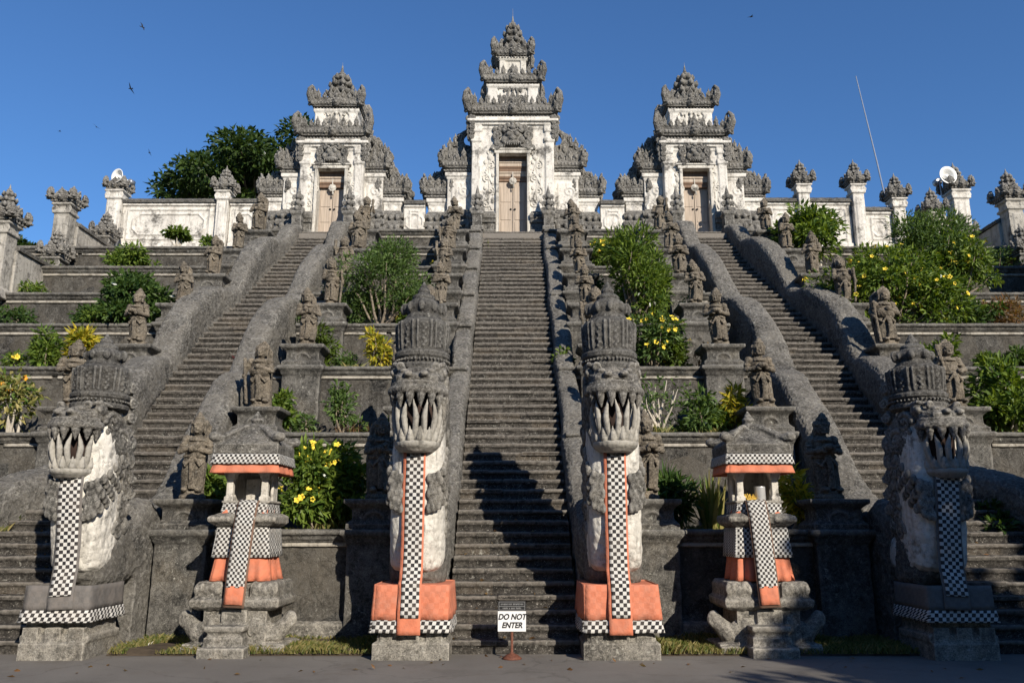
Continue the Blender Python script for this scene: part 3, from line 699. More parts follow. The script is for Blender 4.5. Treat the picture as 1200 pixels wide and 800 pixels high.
# ------------------------------------------------------------------ gates
def lump_row(m, a, b, z, step, r, out):
    a = Vector(a); b = Vector(b); n = max(2, int((b - a).length / step)); o = Vector(out)
    for i in range(n + 1):
        p = a.lerp(b, i / n); k = (i % 2)
        ell(m, (p.x, p.y, z), (r * (1.1 if k else .75), r * (1.1 if k else .75), r * (1.25 if k else .9)), 8, 6)
        if k: ell(m, (p.x + o.x * r * .8, p.y + o.y * r * .8, z - r * .2), r * .55, 8, 6); ell(m, (p.x, p.y, z + r * 1.5), (r * .5, r * .5, r * .9), 8, 6)
def leafplate(m, c, out, w, h, th=.05, lean=.15):
    """pointed carved antefix: a leaf-shaped plate facing `out`"""
    o = Vector(out).normalized(); t_ = Vector((-o.y, o.x, 0)); c = Vector(c)
    pts = [(-.42, 0), (-.52, .22), (-.34, .42), (-.40, .58), (-.14, .80), (0, 1.0), (.14, .80), (.40, .58), (.34, .42), (.52, .22), (.42, 0)]
    n = len(pts); vs = []
    for sg in (1, -1): vs += [c + t_ * (x * w) + Vector((0, 0, z * h)) + o * (th * .5 * sg + lean * h * z * z) for x, z in pts]
    m.add(vs, [tuple(range(n)), tuple(reversed(range(n, 2 * n)))] + [(i, n + i, n + (i + 1) % n, (i + 1) % n) for i in range(n)])
    ell(m, c + Vector((0, 0, .38 * h)) + o * th * .7, (w * .2, w * .2, h * .2), 8, 6)
def mk_cornice(hx, hy, h, horn=1.0, face=True):
    horn *= 1.0; m = M(); e = min(1, hx); k_ = lambda f: (hx - (1 - f) * e, hy - (1 - f) * e)
    stack(m, [(*k_(.82), -.02), (*k_(.82), .10 * h), (*k_(.89), .11 * h), (*k_(.89), .19 * h), (*k_(.85), .20 * h), (*k_(.85), .26 * h), (*k_(.96), .28 * h), (*k_(.96), .36 * h), (*k_(1.0), .37 * h), (*k_(1.0), .56 * h), (*k_(.95), .57 * h), (*k_(.95), .66 * h), (*k_(.88), .68 * h), (*k_(.88), .78 * h), (*k_(.74), .98 * h)])
    r = .12 * h + .012
    for s in (-1, 1):
        for ax in (0, 1):
            L = hx if ax == 0 else hy; n = max(2, int(2 * L / .115))
            for i in range(n + 1):
                u = -L + 2 * L * i / n; p = (u, s * hy) if ax == 0 else (s * hx, u)
                if abs(u) < L * .95: ell(m, (p[0], p[1], .46 * h), (.036, .036, .075 * h + .01), 6, 5)
                ell(m, (p[0] * .9, p[1] * .9, .155 * h), (.03, .03, .03), 6, 5)
            n = max(2, int(2 * L / .21)); 
            for i in range(1, n):
                u = -L + 2 * L * i / n; o = (0, s, 0) if ax == 0 else (s, 0, 0); p = (u, s * (hy - .10 * e)) if ax == 0 else (s * (hx - .10 * e), u)
                leafplate(m, (p[0], p[1], .66 * h), o, .21, (.58 if i % 2 else .40) * h + .06, .07)
        for s2 in (-1, 1):
            P = lambda kx, z: (s * (hx + (kx - 1) * e * .8), s2 * (hy + (kx - 1) * e * .8), z * h)
            k = horn
            tube(m, [P(.82, .45), P(1.02, .55), P(1.12, .85 * k), P(1.10, 1.18 * k), P(1.00, 1.42 * k), P(.93, 1.38 * k)], [r * 1.5, r * 1.4, r * 1.15, r * .9, r * .55, r * .25], 9)
            for q, (kk, zz) in enumerate(((.98, .95), (.90, .75))):
                curl(m, P(kk, zz), (s, 0, 0), (0, 0, 1), r * 1.8, r * .55, 1.3, -1.2, 16, 7); curl(m, P(kk, zz), (0, s2, 0), (0, 0, 1), r * 1.8, r * .55, 1.3, -1.2, 16, 7)
            leafplate(m, P(1.03, .30), (s, s2, 0), .26, .5 * h, .08, .25); leafplate(m, P(.90, .75), (s, s2, 0), .24, .75 * h, .08, .1)
            for q in range(3): ell(m, P(1.13, .75 + .2 * q), (r * .5, r * .5, r * .5), 6, 5)
    if face:
        R2 = .10 * h + .03
        for s in (-1, 1):
            ell(m, (0, s * hy, .5 * h), (R2 * 1.5, R2 * 1.2, R2 * 1.9)); ell(m, (0, s * (hy + R2), .45 * h), R2 * .6)
            for q in (-1, 1): curl(m, (q * R2 * 2.2, s * hy, .55 * h), (q, 0, 0), (0, 0, 1), R2 * 1.2, R2 * .45, 1.3, -1, 14, 6); ell(m, (q * R2 * .7, s * (hy + R2 * .9), .62 * h), R2 * .45, 8, 6)
            leafplate(m, (0, s * (hy - .06), .6 * h), (0, s, 0), .34, .75 * h, .09)
    return m
def mk_kala(sc=1.0):
    m = M()
    ell(m, (0, 0, .42), (.34, .16, .36)); ell(m, (0, -.13, .36), (.13, .1, .1)); ell(m, (0, -.12, .2), (.26, .1, .09))
    for s in (-1, 1):
        ell(m, (s * .14, -.14, .52), (.09, .07, .09)); tube(m, [(s * .04, -.16, .60), (s * .15, -.17, .68), (s * .29, -.1, .60)], [.03, .045, .02], 7)
        ell(m, (s * .3, -.08, .33), (.11, .08, .13))
        for q in range(4): tube(m, [(s * (.05 + q * .07), -.18, .19), (s * (.05 + q * .07), -.19, .08)], [.022, .008], 6)
        curl(m, (s * .50, -.03, .52), (s, 0, 0), (0, 0, 1), .16, .06, 1.3, -1.2, 18, 7); curl(m, (s * .46, -.03, .24), (s, 0, 0), (0, 0, -1), .15, .06, 1.3, -1.2, 18, 7)
        curl(m, (s * .36, -.02, .80), (s, 0, 0), (0, 0, 1), .13, .055, 1.3, -1.2, 18, 7); curl(m, (s * .64, 0, .10), (s, 0, 0), (0, 0, 1), .10, .05, 1.2, -2.2, 16, 7)
        ell(m, (s * .6, .02, .75), (.1, .07, .12)); ell(m, (s * .2, 0, .9), (.09, .07, .13))
        tube(m, [(s * .3, -.05, .12), (s * .52, -.05, .02), (s * .74, -.02, .05)], [.06, .07, .04], 8)
    for q in range(7):
        a = PI * q / 6; ell(m, (.30 * math.cos(a), -.06, .68 + .2 * math.sin(a)), (.07, .07, .09), 8, 6)
    ell(m, (0, -.02, .98), (.11, .08, .14)); ell(m, (0, -.08, .78), (.1, .08, .08))
    m.v = [(x * sc, y * sc, z * sc) for x, y, z in m.v]
    return remesh(m, 'guardian_face', .016, .016, .06)
KALA = mk_kala()
def mk_finial(h=1.0, r=.34):
    m = M(); p = [(1.0, 0), (1.05, .05), (.8, .09), (.75, .16), (.95, .22), (1.0, .28), (.7, .33), (.62, .38), (.8, .43), (.78, .49), (.5, .53), (.45, .57), (.55, .61), (.52, .66), (.3, .70), (.28, .74), (.33, .77), (.2, .81), (.12, .86), (.08, .92), (.05, 1.0)]
    stack(m, [(r * a * .8, r * a * .8, z * h) for a, z in p[:9]]); lathe(m, [(r * a, z * h) for a, z in p], (0, 0, 0), 16)
    for lev, k in ((.25, 1.0), (.46, .78), (.64, .52)):
        for i in range(8):
            a = 2 * PI * i / 8 + .3; c = (r * k * math.cos(a), r * k * math.sin(a), lev * h)
            ell(m, c, (r * .24, r * .24, h * .07), 8, 6); ell(m, (c[0] * 1.12, c[1] * 1.12, c[2] + h * .045), (r * .1, r * .1, h * .05), 6, 5)
    return remesh(m, 'finial', .016, .016, .06)
def mk_crest(w, h):
    """carved stepped gable with leaf points, its peak hooking towards +x"""
    m = M()
    stack(m, [(w * .46, .16, 0), (w * .46, .16, h * .16), (w * .36, .14, h * .18), (w * .36, .14, h * .34), (w * .24, .12, h * .36), (w * .22, .12, h * .54), (w * .13, .10, h * .58)])
    tube(m, [(-w * .10, 0, h * .4), (-w * .10, 0, h * .62), (-w * .02, 0, h * .86), (w * .12, 0, h * 1.0), (w * .24, 0, h * .96), (w * .25, 0, h * .86)], [w * .14, w * .125, w * .095, w * .07, w * .045, w * .02], 10, side=(0, 1, 0))
    for x, z, ww, hh in ((-.44, .10, .20, .42), (.44, .10, .20, .42), (-.30, .28, .20, .44), (.30, .28, .18, .36), (0, .18, .30, .55), (-.18, .05, .20, .34), (.18, .05, .20, .34), (-.16, .5, .16, .34)):
        leafplate(m, (x * w, -.15, z * h), (0, -1, 0), ww * w, hh * h + .05, .08, .05); leafplate(m, (x * w, .13, z * h), (0, 1, 0), ww * w, hh * h + .05, .08, .05)
    for i in range(9):
        f = i / 8; x = -w * .46 + w * .92 * f
        curl(m, (x, -.17, h * .07), (1 if i % 2 else -1, 0, 0), (0, 0, 1), .075, .032, 1.3, -1, 14, 6)
    for q in range(4):
        curl(m, (-w * .06 + q * .02, -.13, h * (.42 + .13 * q)), (-1, 0, 0), (0, 0, 1), .085, .032, 1.3, q, 14, 6); ell(m, (-w * .24 + q * w * .05, 0, h * (.5 + .12 * q)), (.06, .08, .09), 8, 6)
    curl(m, (w * .47, -.02, h * .30), (1, 0, 0), (0, 0, 1), .11, .045, 1.3, -1, 16, 7); curl(m, (-w * .47, -.02, h * .30), (-1, 0, 0), (0, 0, 1), .11, .045, 1.3, -1, 16, 7)
    return remesh(m, 'crest', .0145, .024, .045)
FIN_BIG, FIN_MID = mk_finial(1.5, .38), mk_finial(1.58, .46)
CREST_BIG, CREST_SML = mk_crest(1.15, .95), mk_crest(.9, .55)
CACHE = {}
def cornice(hx, hy, h, horn=1., face=True):
    k = (round(hx, 2), round(hy, 2), round(h, 2), horn)
    if k not in CACHE: CACHE[k] = remesh(mk_cornice(hx, hy, h, horn, face), 'cornice', .0145, .028, .045)
    return CACHE[k]
def wing(root, s, x0, x1, yf, d, zc, hc, crest, cz, base=True):
    """one stepped side wing: whitewashed body, dark cornice, leaning crest"""
    cx = s * (x0 + x1) / 2; hx = (x1 - x0) / 2
    m = M(); stack(m, [(hx, d, -.1), (hx, d, zc - .22), (hx + .03, d + .03, zc - .2), (hx + .03, d + .03, zc - .13), (hx + .08, d + .08, zc - .11), (hx + .08, d + .08, zc + .02)], (cx, yf + d, 0))
    stack(m, [(hx * .62, .02, 1.0), (hx * .62, .02, zc - .36)], (cx, yf - .01, 0))
    if zc > 1.8:
        for q in (-1, 1): curl(m, (cx + q * hx * .25, yf - .03, 1.45 + .28 * q), (q, 0, 0), (0, 0, 1), .2, .045, 1.3, -1, 18, 6)
    else: ell(m, (cx, yf - .02, 1.05), (hx * .4, .05, .25))
    b = obj('wing_body', remesh(m, 'wing_body', .022, .014, .12), 'white', root)
    obj('wing_cornice', cornice(hx + .17, d + .10, hc, .72, False), 'carve', root, (cx, yf + d, zc))
    obj('wing_crest', crest, 'carve', root, (cx - s * .02, yf + d * .7, zc + hc * .72), (0, 0, 0), (-s * cz, 1, cz * 1.12))
    if base:
        m = M(); z = .12
        for q, (e, hh_) in enumerate(((.16, .26), (.05, .10), (.13, .22), (.04, .10), (.11, .20), (.03, .10))):
            stack(m, [(hx + e - .04, .10 + e - .04, z), (hx + e, .10 + e, z + .04), (hx + e, .10 + e, z + hh_ - .04), (hx + e - .04, .10 + e - .04, z + hh_)], (cx, yf, 0)); z += hh_ - .004
        for q in (-1, 0, 1): ell(m, (cx + q * hx * .7, yf - .24, .42), (.1, .08, .12), 8, 6); ell(m, (cx + q * hx * .7, yf - .2, .80), (.08, .07, .1), 8, 6)
        obj('base_moulding', remesh(m, 'base_moulding', .02, .02, .08), 'carve', root)
def relief(m, x, s, z0, z1, yf):
    n = int((z1 - z0) / .42)
    for i in range(n):
        z = z0 + (z1 - z0) * (i + .5) / n; q = 1 if i % 2 else -1
        curl(m, (x + q * .07, yf, z), (q, 0, 0), (0, 0, 1 if i % 3 else -1), .15, .032, 1.35, -1.2, 18, 6)
        tube(m, [(x - q * .10, yf, z - .2), (x - q * .02, yf, z), (x + q * .12, yf, z + .2)], .03, 6); ell(m, (x - q * .13, yf, z + .1), (.06, .035, .09), 8, 6)
    ell(m, (x - s * .04, yf, z1 + .05), (.10, .05, .12)); curl(m, (x - s * .02, yf, z1 + .22), (-s, 0, 0), (0, 0, 1), .14, .04, 1.2, -1.2, 16, 6)
def gate(cx, label, big):
    root = thing('temple_gate', label, 'gate', (cx, 25.5, ZT), 0, 'temple gates')
    hx, hb, dw, dz = (1.35, 3.95, .48, 2.95) if big else (1.03, 3.14, .46, 2.40)
    d = .95 if big else .8
    # tower body with a real door opening
    m = M(); z0 = -.1
    rev = .42
    stack(m, [(hx, d - rev / 2, z0), (hx, d - rev / 2, hb)], (0, d + rev / 2, 0))
    for s in (-1, 1): box(m, (min(s * dw, s * hx), 0, z0), (max(s * dw, s * hx), rev + .1, hb))
    box(m, (-dw - .05, 0, dz), (dw + .05, rev + .1, hb))
    for s in (-1, 1):
        w0, w1 = sorted((s * (hx - .26), s * (hx + .035))); box(m, (w0, -.05, z0), (w1, .5, hb - .05))                 # corner pilasters
        w0, w1 = sorted((s * (hx - .30), s * (hx + .07))); box(m, (w0, -.09, hb - .55), (w1, .5, hb - .40)); box(m, (w0, -.09, hb - .18), (w1, .5, hb))
    for e, za, zb_ in ((.04, hb - .06, hb + .06), (.11, hb + .05, hb + .15), (.19, hb + .14, hb + .24), (.12, hb + .23, hb + .34)): stack(m, [(hx + e, d + e, za), (hx + e, d + e, zb_)], (0, d, 0))
    obj('tower_body', remesh(m, 'tower_body', .026, .014, .15), 'white', root)
    for s in (-1, 1):
        m = M(); relief(m, s * (dw + (hx - .26 - dw) * .52), s, .95, hb - 1.15, -.01); tube(m, [(s * (dw + (hx - .26 - dw) * .52), .02, .7), (s * (dw + (hx - .26 - dw) * .52), .02, hb - .9)], .04, 6)
        obj('scroll_relief', remesh(m, 'scroll_relief', .014, .008, .05), 'whiteold', root)
    # dark moulded plinth either side of the door
    for s in (-1, 1):
        m = M(); z = -.1; w = (hx - dw - .12) / 2
        for e, h_ in ((.12, .3), (.03, .28), (.09, .14), (.13, .16), (.05, .1)):
            stack(m, [(w + e * .5, .1 + e, z), (w + e * .5, .1 + e, z + h_)], (s * (dw + .14 + w), .02, 0)); z += h_ - .003
        obj('plinth', remesh(m, 'plinth', .02, .018, .09), 'carve', root)
    # door
    m = M()
    for s in (-1, 1):
        w0, w1 = sorted((s * (dw - .01), s * (dw + .09))); box(m, (w0, -.10, 0), (w1, .25, dz + .08))
    box(m, (-dw - .14, -.12, dz), (dw + .14, .2, dz + .12)); box(m, (-dw - .2, -.15, dz + .12), (dw + .2, .15, dz + .17))
    obj('door_frame', remesh(m, 'door_frame', .015, .006, .1), 'whiteold', root)
    lv = .85 if big else .55
    for i in range(5 if big else 3):
        m = M(); zz = dz - lv + .02 + i * lv / (5 if big else 3); q = .05 + .02 * (4 - i); nn = 5 if big else 3
        stack(m, [(dw - .02, .05, zz), (dw - .02, .05, zz + lv / nn * .62), (dw - .02, .08, zz + lv / nn * .66), (dw - .02, .08, zz + lv / nn * .96)], (0, .20 + .035 * (nn - i), 0))
        obj('lintel', m, 'wood' if i % 2 else 'wooddark', root)
    for s in (-1, 1):
        m = M(); w0, w1 = sorted((s * .012, s * (dw - .02)))
        box(m, (w0, .36, .02), (w1, .41, dz - lv))
        for q in range(3):
            za = .12 + q * (dz - lv - .2) / 3; zb_ = za + (dz - lv - .4) / 3; box(m, (w0 + .05, .345, za), (w1 - .05, .362, zb_))
        f = obj('door_leaf', m, 'wood', root)
        h = M(); lathe(h, [(.035, 0), (.035, .02), (.02, .03)], (0, 0, 0), 12); curl(h, (0, 0, -.02), (1, 0, 0), (0, 1, 0), .035, .008, .95, 0, 14, 5)
        obj('door_handle', h, 'black', f, (s * .07, .345, 1.12), (R(90), 0, 0))
    m = M()
    for q in range(9): a = 2 * PI * q / 9; ell(m, (.09 * math.cos(a), 0, .09 * math.sin(a)), (.05, .035, .05), 8, 6)
    ell(m, (0, -.02, 0), (.08, .05, .08)); tube(m, [(0, 0, .1), (0, .01, .32)], .018, 6); ell(m, (.03, -.01, -.2), (.035, .03, .06)); tube(m, [(0, 0, -.06), (.03, 0, -.2)], .015, 6)
    obj('door_pendant', remesh(m, 'door_pendant', .011, .005, .05), 'whiteold', root, (0, .2, dz - lv - .02))
    obj('guardian_face', KALA, 'carve', root, (0, -.06, dz + (.14 if big else .12)), (0, 0, 0), None if big else (.8, .95, .92))
    for s in (-1, 1):
        m = M(); xc = s * (hx + .02)
        for q in range(5):
            zq = hb + .30 - q * .17; rq = .17 - .02 * q
            ell(m, (xc, -.03, zq), (rq * .9, rq * .9, .13)); curl(m, (xc + s * rq * .7, -.04, zq), (s, 0, 0), (0, 0, -1), .10, .04, 1.3, -1, 14, 6); curl(m, (xc, -.03 - rq * .7, zq), (s, 0, 0), (0, 0, -1), .09, .035, 1.3, -1, 14, 6)
            ell(m, (xc, d * .9, zq), (rq, .5, .12))
        obj('corner_carving', remesh(m, 'corner_carving', .0145, .024, .045), 'carve', root)
    # roof tiers
    tiers = ([(4.22, .74, 1.52, .84, 5.74), (5.64, .64, 1.0, .44, 6.98), (6.86, .56, .65, 0, 0)] if big else [(3.42, .68, 1.20, .70, 4.74), (4.66, .62, .85, 0, 0)])
    for i, (z, h_, cxh, nb, nz) in enumerate(tiers):
        dd = d * cxh / hx * 1.02
        obj('cornice', cornice(cxh, dd, h_, 1.05), 'carve', root, (0, d, z))
        if nb:
            m = M(); nd = d * nb / hx; zb_ = z + h_ * .8
            stack(m, [(nb + .06, nd + .06, zb_), (nb + .06, nd + .06, zb_ + .14), (nb, nd, zb_ + .16), (nb, nd, nz - .16), (nb + .05, nd + .05, nz - .14), (nb + .09, nd + .09, nz - .07), (nb + .09, nd + .09, nz)], (0, d, 0))
            for s in (-1, 1): w0, w1 = sorted((s * nb * .62, s * (nb + .03))); box(m, (w0, d - nd - .05, zb_), (w1, d, nz - .1))
            obj('tier_body', remesh(m, 'tier_body', .018, .012, .1), 'whiteold' if i else 'white', root)
            m = M(); zm = (zb_ + nz) / 2 + .04; hh_ = (nz - zb_) * .42
            for s in (-1, 1):
                tube(m, [(s * .17, 0, zm - hh_), (s * .17, 0, zm + hh_ * .3), (s * .10, 0, zm + hh_ * .8), (0, 0, zm + hh_)], .04, 7)
                curl(m, (s * .28, 0, zm - hh_ * .2), (s, 0, 0), (0, 0, 1), .11, .04, 1.3, -1, 16, 6); curl(m, (s * .24, 0, zm + hh_ * .6), (s, 0, 0), (0, 0, 1), .08, .035, 1.3, -1, 16, 6)
            ell(m, (0, .0, zm - hh_ * .1), (.07, .06, hh_ * .6)); ell(m, (0, -.02, zm + hh_ * .6), (.06, .05, .07))
            for s in (-1, 1):
                for zz in np.linspace(zb_ + .1, nz - .2, 3): curl(m, (s * nb * .80, .02, zz), (s, 0, 0), (0, 0, 1), .085, .035, 1.3, -1, 14, 6); ell(m, (s * nb * .62, .02, zz + .06), (.06, .05, .08), 8, 6)
                tube(m, [(s * .1, .03, zb_ + .12), (s * nb * .9, .03, zb_ + .12)], .035, 6)
            obj('niche_carving', remesh(m, 'niche_carving', .013, .01, .05), 'carve' if i == 0 and big else 'whiteold', root, (0, d - nd - .03, 0), (0, 0, 0), None if nb > .5 else (.7, 1, .9))
    zt = tiers[-1][0] + tiers[-1][1] - .06
    obj('finial', FIN_BIG if big else FIN_MID, 'carve', root, (0, d, zt), (0, 0, 0), (1, 1, 1) if big else (1.0, 1.0, .97))
    m = M(); tube(m, [(0, d, zt + (1.45 if big else 1.48)), (0, d, zt + (1.8 if big else 1.66))], [.012, .006], 6); obj('spike', m, 'grey_metal', root)
    for s in (-1, 1):
        if big:
            wing(root, s, 1.36, 2.22, .35, .55, 2.42, .68, CREST_BIG, 1.16); wing(root, s, 2.24, 2.86, .55, .45, 1.56, .62, CREST_SML, 1.15)
        else:
            wing(root, s, 1.04, 1.68, .30, .50, 2.36, .66, CREST_BIG, .95); wing(root, s, 1.70, 2.30, .45, .42, 1.54, .60, CREST_SML, 1.15)
    return root
gate(0, 'tall middle temple gate with three roof tiers and a weathered double door', True)
gate(-6.07, 'left white temple gate with two roof tiers at the head of the left stairs', False)
gate(6.12, 'right white temple gate with two roof tiers at the head of the right stairs', False)

# ------------------------------------------------------------------ boundary walls and pillars of the upper court
def mk_cap(low=False):
    m = mk_cornice(.31, .31, .32, 1.0, True); return remesh(m, 'pillar_cap', .012, .022, .045)
PCAP, PFIN = mk_cap(), mk_finial(.72, .20)
def pillar(x, y, zb, zt, label, fin=True, hx=.19, mat='white', sc=1.0):
    root = thing('wall_pillar', label, 'pillar', (x, y, zb), 0, 'pillars of the white boundary wall')
    H = zt - zb; m = M()
    stack(m, [(hx + .08, hx + .08, -.1), (hx + .08, hx + .08, .12), (hx + .02, hx + .02, .18), (hx, hx, .2), (hx, hx, H - .34), (hx + .05, hx + .05, H - .31), (hx + .05, hx + .05, H - .24), (hx + .01, hx + .01, H - .22), (hx + .01, hx + .01, H - .1), (hx + .08, hx + .08, H - .05), (hx + .08, hx + .08, H)])
    for s in (-1, 1): curl(m, (s * hx * .9, -hx - .02, H - .17), (s, 0, 0), (0, 0, 1), .09, .03, 1.2, -1, 14, 6); box(m, (-hx * .5, -hx - .025, .35), (hx * .5, -hx + .02, H - .45))
    obj('shaft', remesh(m, 'shaft', .018, .012, .1), mat, root)
    obj('cap', PCAP, 'carve', root, (0, 0, H), (0, 0, 0), (sc, sc, 1))
    if fin: obj('finial', PFIN, 'carve', root, (0, 0, H + .28), (0, 0, 0), (sc, sc, sc))
    return root
def panel(x0, x1, y, zb, zt, label, along='x', facing=1, mat='white', medal=True):
    L = abs(x1 - x0); H = zt - zb
    root = thing('boundary_wall', label, 'wall', (min(x0, x1), y, zb), 0, 'white boundary walls') if along == 'x' else thing('boundary_wall', label, 'wall', (facing[0], x1 if facing[1] > 0 else x0, zb), R(-90) if facing[1] > 0 else R(90), 'white boundary walls')
    m = M(); prism(m, [(-.10, -.2), (.3, -.2), (.3, H - .22), (-.06, H - .22), (-.06, H - .3), (0, H - .33), (0, .34), (-.05, .3), (-.05, .2), (-.1, .16)], 0, L)
    a, b, c_, e = .18, L - .18, .44, H - .42
    for p in ((a, c_, b, c_ + .05), (a, e - .05, b, e), (a, c_ + .048, a + .05, e - .048), (b - .05, c_ + .048, b, e - .048)): box(m, (p[0], -.035, p[1]), (p[2], .05, p[3]))
    if medal and L > .5:
        cx, cz = L / 2, (c_ + e) / 2; rr = (e - c_) * .36; lx = max(0, (L - .5) / 2 - rr - .1) if L > 2.2 else 0
        o = [(cx + (lx if math.cos(q) > 0 else -lx) + rr * math.cos(q), -.01, cz + rr * math.sin(q)) for q in [PI / 8 + i * PI / 4 for i in range(9)]]
        o = o[:8] + [o[0]]
        for p, q in zip(o[:-1], o[1:]): tube(m, [p, q], .032, 6)
        if lx == 0: ell(m, (cx, .0, cz), (rr * .6, .035, rr * .6))
    obj('wall_panel', remesh(m, 'wall_panel', .019, .010, .15), mat, root)
    if zb == 10.6:
        m = M(); prism(m, [(-.16, -1.0), (.3, -1.0), (.3, 0), (-.12, 0), (-.12, -.12), (-.22, -.16), (-.22, -.3), (-.16, -.34)], 0, L); obj('plinth', remesh(m, 'plinth', .022, .014, .15), mat, root)
    m = M(); prism(m, [(-.12, H - .22), (.36, H - .22), (.36, H - .12), (.3, H - .1), (.14, H), (.08, H), (-.08, H - .1), (-.12, H - .12)], 0, L)
    obj('coping', remesh(m, 'coping', .02, .03, .12), 'coping', root)
panel(-13.1, -9.95, 25.85, 10.6, 12.55, 'long white boundary wall panel left of the left gate, beside the loudspeaker pillar')
panel(-9.5, -8.5, 25.85, 10.6, 12.55, 'short white boundary wall panel touching the left wing of the left gate')
panel(-3.65, -2.95, 25.85, 10.8, 12.5, 'short white wall panel with octagon between the left and middle gates')
panel(2.95, 3.75, 25.85, 10.8, 12.5, 'short white wall panel with octagon between the middle and right gates')
panel(8.5, 9.55, 25.85, 10.6, 12.58, 'short white boundary wall panel touching the right wing of the right gate')
panel(9.98, 11.36, 25.85, 10.6, 12.58, 'white boundary wall panel behind the leafy frangipani right of the right gate')
panel(11.8, 12.7, 25.85, 10.6, 12.25, 'lower white boundary wall panel between two capped pillars at the right')
panel(13.1, 14.75, 25.85, 10.6, 11.9, 'lowest back wall panel beside the right loudspeaker pillar')
pillar(-13.35, 25.9, 9.9, 12.75, 'corner pillar at left carrying a white horn loudspeaker', False, .24)
pillar(-9.72, 25.85, 9.9, 12.72, 'slim white pillar with pointed finial left of the left gate')
pillar(9.76, 25.85, 9.9, 12.95, 'white pillar with finial just right of the right gate, above the frangipani')
pillar(11.58, 25.85, 9.9, 12.95, 'tall white pillar with finial in the right back wall, left of the antenna')
pillar(12.92, 25.85, 9.9, 12.45, 'white pillar with finial in the right back wall, right of the antenna')
pillar(13.85, 25.4, 10.6, 11.75, 'short dark capped pillar left of the right loudspeaker pillar', True, .22, 'whiteold')
pillar(15.0, 25.9, 9.9, 12.75, 'corner pillar at right carrying a white horn loudspeaker', True, .26, 'white', 1.15)
# side walls stepping down towards the viewer
for s, X in ((-1, -13.35), (1, 14.7)):
    w = 'left' if s < 0 else 'right'; yy = 0 if s < 0 else -.3
    pillar(X, 23.0 + yy, 9.3, 11.08, f'tall pillar of the {w} side wall, next nearer than the loudspeaker pillar', s > 0, .22, 'greywall', 1.1)
    pillar(X, 20.3 + yy, 7.5, 9.45, f'front pillar of the {w} side wall near the edge of the picture', True, .24, 'greywall', 1.2)
    pillar(X - s * .12, 25.15, 9.8, 10.85, f'low dark capped post at the far end of the {w} upper side wall', True, .2, 'carve', 1.0)
    pillar(X - s * .12, 22.55 + yy, 8.2, 9.25, f'low dark capped post at the far end of the {w} lower side wall', True, .2, 'carve', 1.0)
    panel(23.2 + yy, 25.0, 0, 9.3, 10.72, f'upper panel of the {w} side wall stepping down the terraces', 'y', (X - s * .0, s * -1 if True else 0), 'greywall', False)
    panel(20.5 + yy, 22.4 + yy, 0, 7.6, 9.02, f'lower panel of the {w} side wall stepping down the terraces', 'y', (X - s * .0, s * -1), 'greywall', False)

# ------------------------------------------------------------------ loudspeakers, antenna
def horn(loc, rz, r, label):
    root = thing('horn_loudspeaker', label, 'loudspeaker', loc, rz, None)
    m = M(); pr = [(r * .12, .0), (r * .15, .1), (r * .22, .2), (r * .45, .34), (r * .75, .44), (r * .97, .5), (r, .52), (r * .97, .53), (r * .72, .46), (r * .42, .36), (r * .17, .22), (r * .05, .2)]
    lathe(m, pr, (0, 0, 0), 28); b = obj('bell', to_mesh(m, 'bell', True), 'horn', root, (0, .3, r * .9), (R(90), 0, 0))
    m = M(); lathe(m, [(r * .1, .1), (r * .28, .14), (r * .30, .3), (r * .22, .40), (r * .1, .43)], (0, 0, 0), 18); obj('reflex_cone', to_mesh(m, 'reflex_cone', True), 'horn', b, (0, 0, .05))
    m = M(); lathe(m, [(r * .4, -.18), (r * .42, 0), (r * .3, .02)], (0, 0, 0), 18); obj('driver', to_mesh(m, 'driver', True), 'grey_metal', b)
    m = M(); tube(m, [(0, .25, -.25), (0, .25, r * .9)], .025, 6); obj('bracket', m, 'grey_metal', root)
horn((-13.2, 25.75, 12.98), R(-22), .25, 'white horn loudspeaker on the left corner pillar, facing the plaza')
horn((14.55, 25.7, 12.92), R(6), .31, 'white horn loudspeaker on the right corner pillar, facing the plaza')
m = M(); tube(m, [(14.95, 30, 10.9), (14.4, 30, 15.8), (13.92, 30, 19.55)], [.035, .03, .018], 8)
tag(obj('antenna_pole', m, 'grey_metal'), 'thin leaning metal antenna pole rising into the sky behind the right wall', 'antenna')

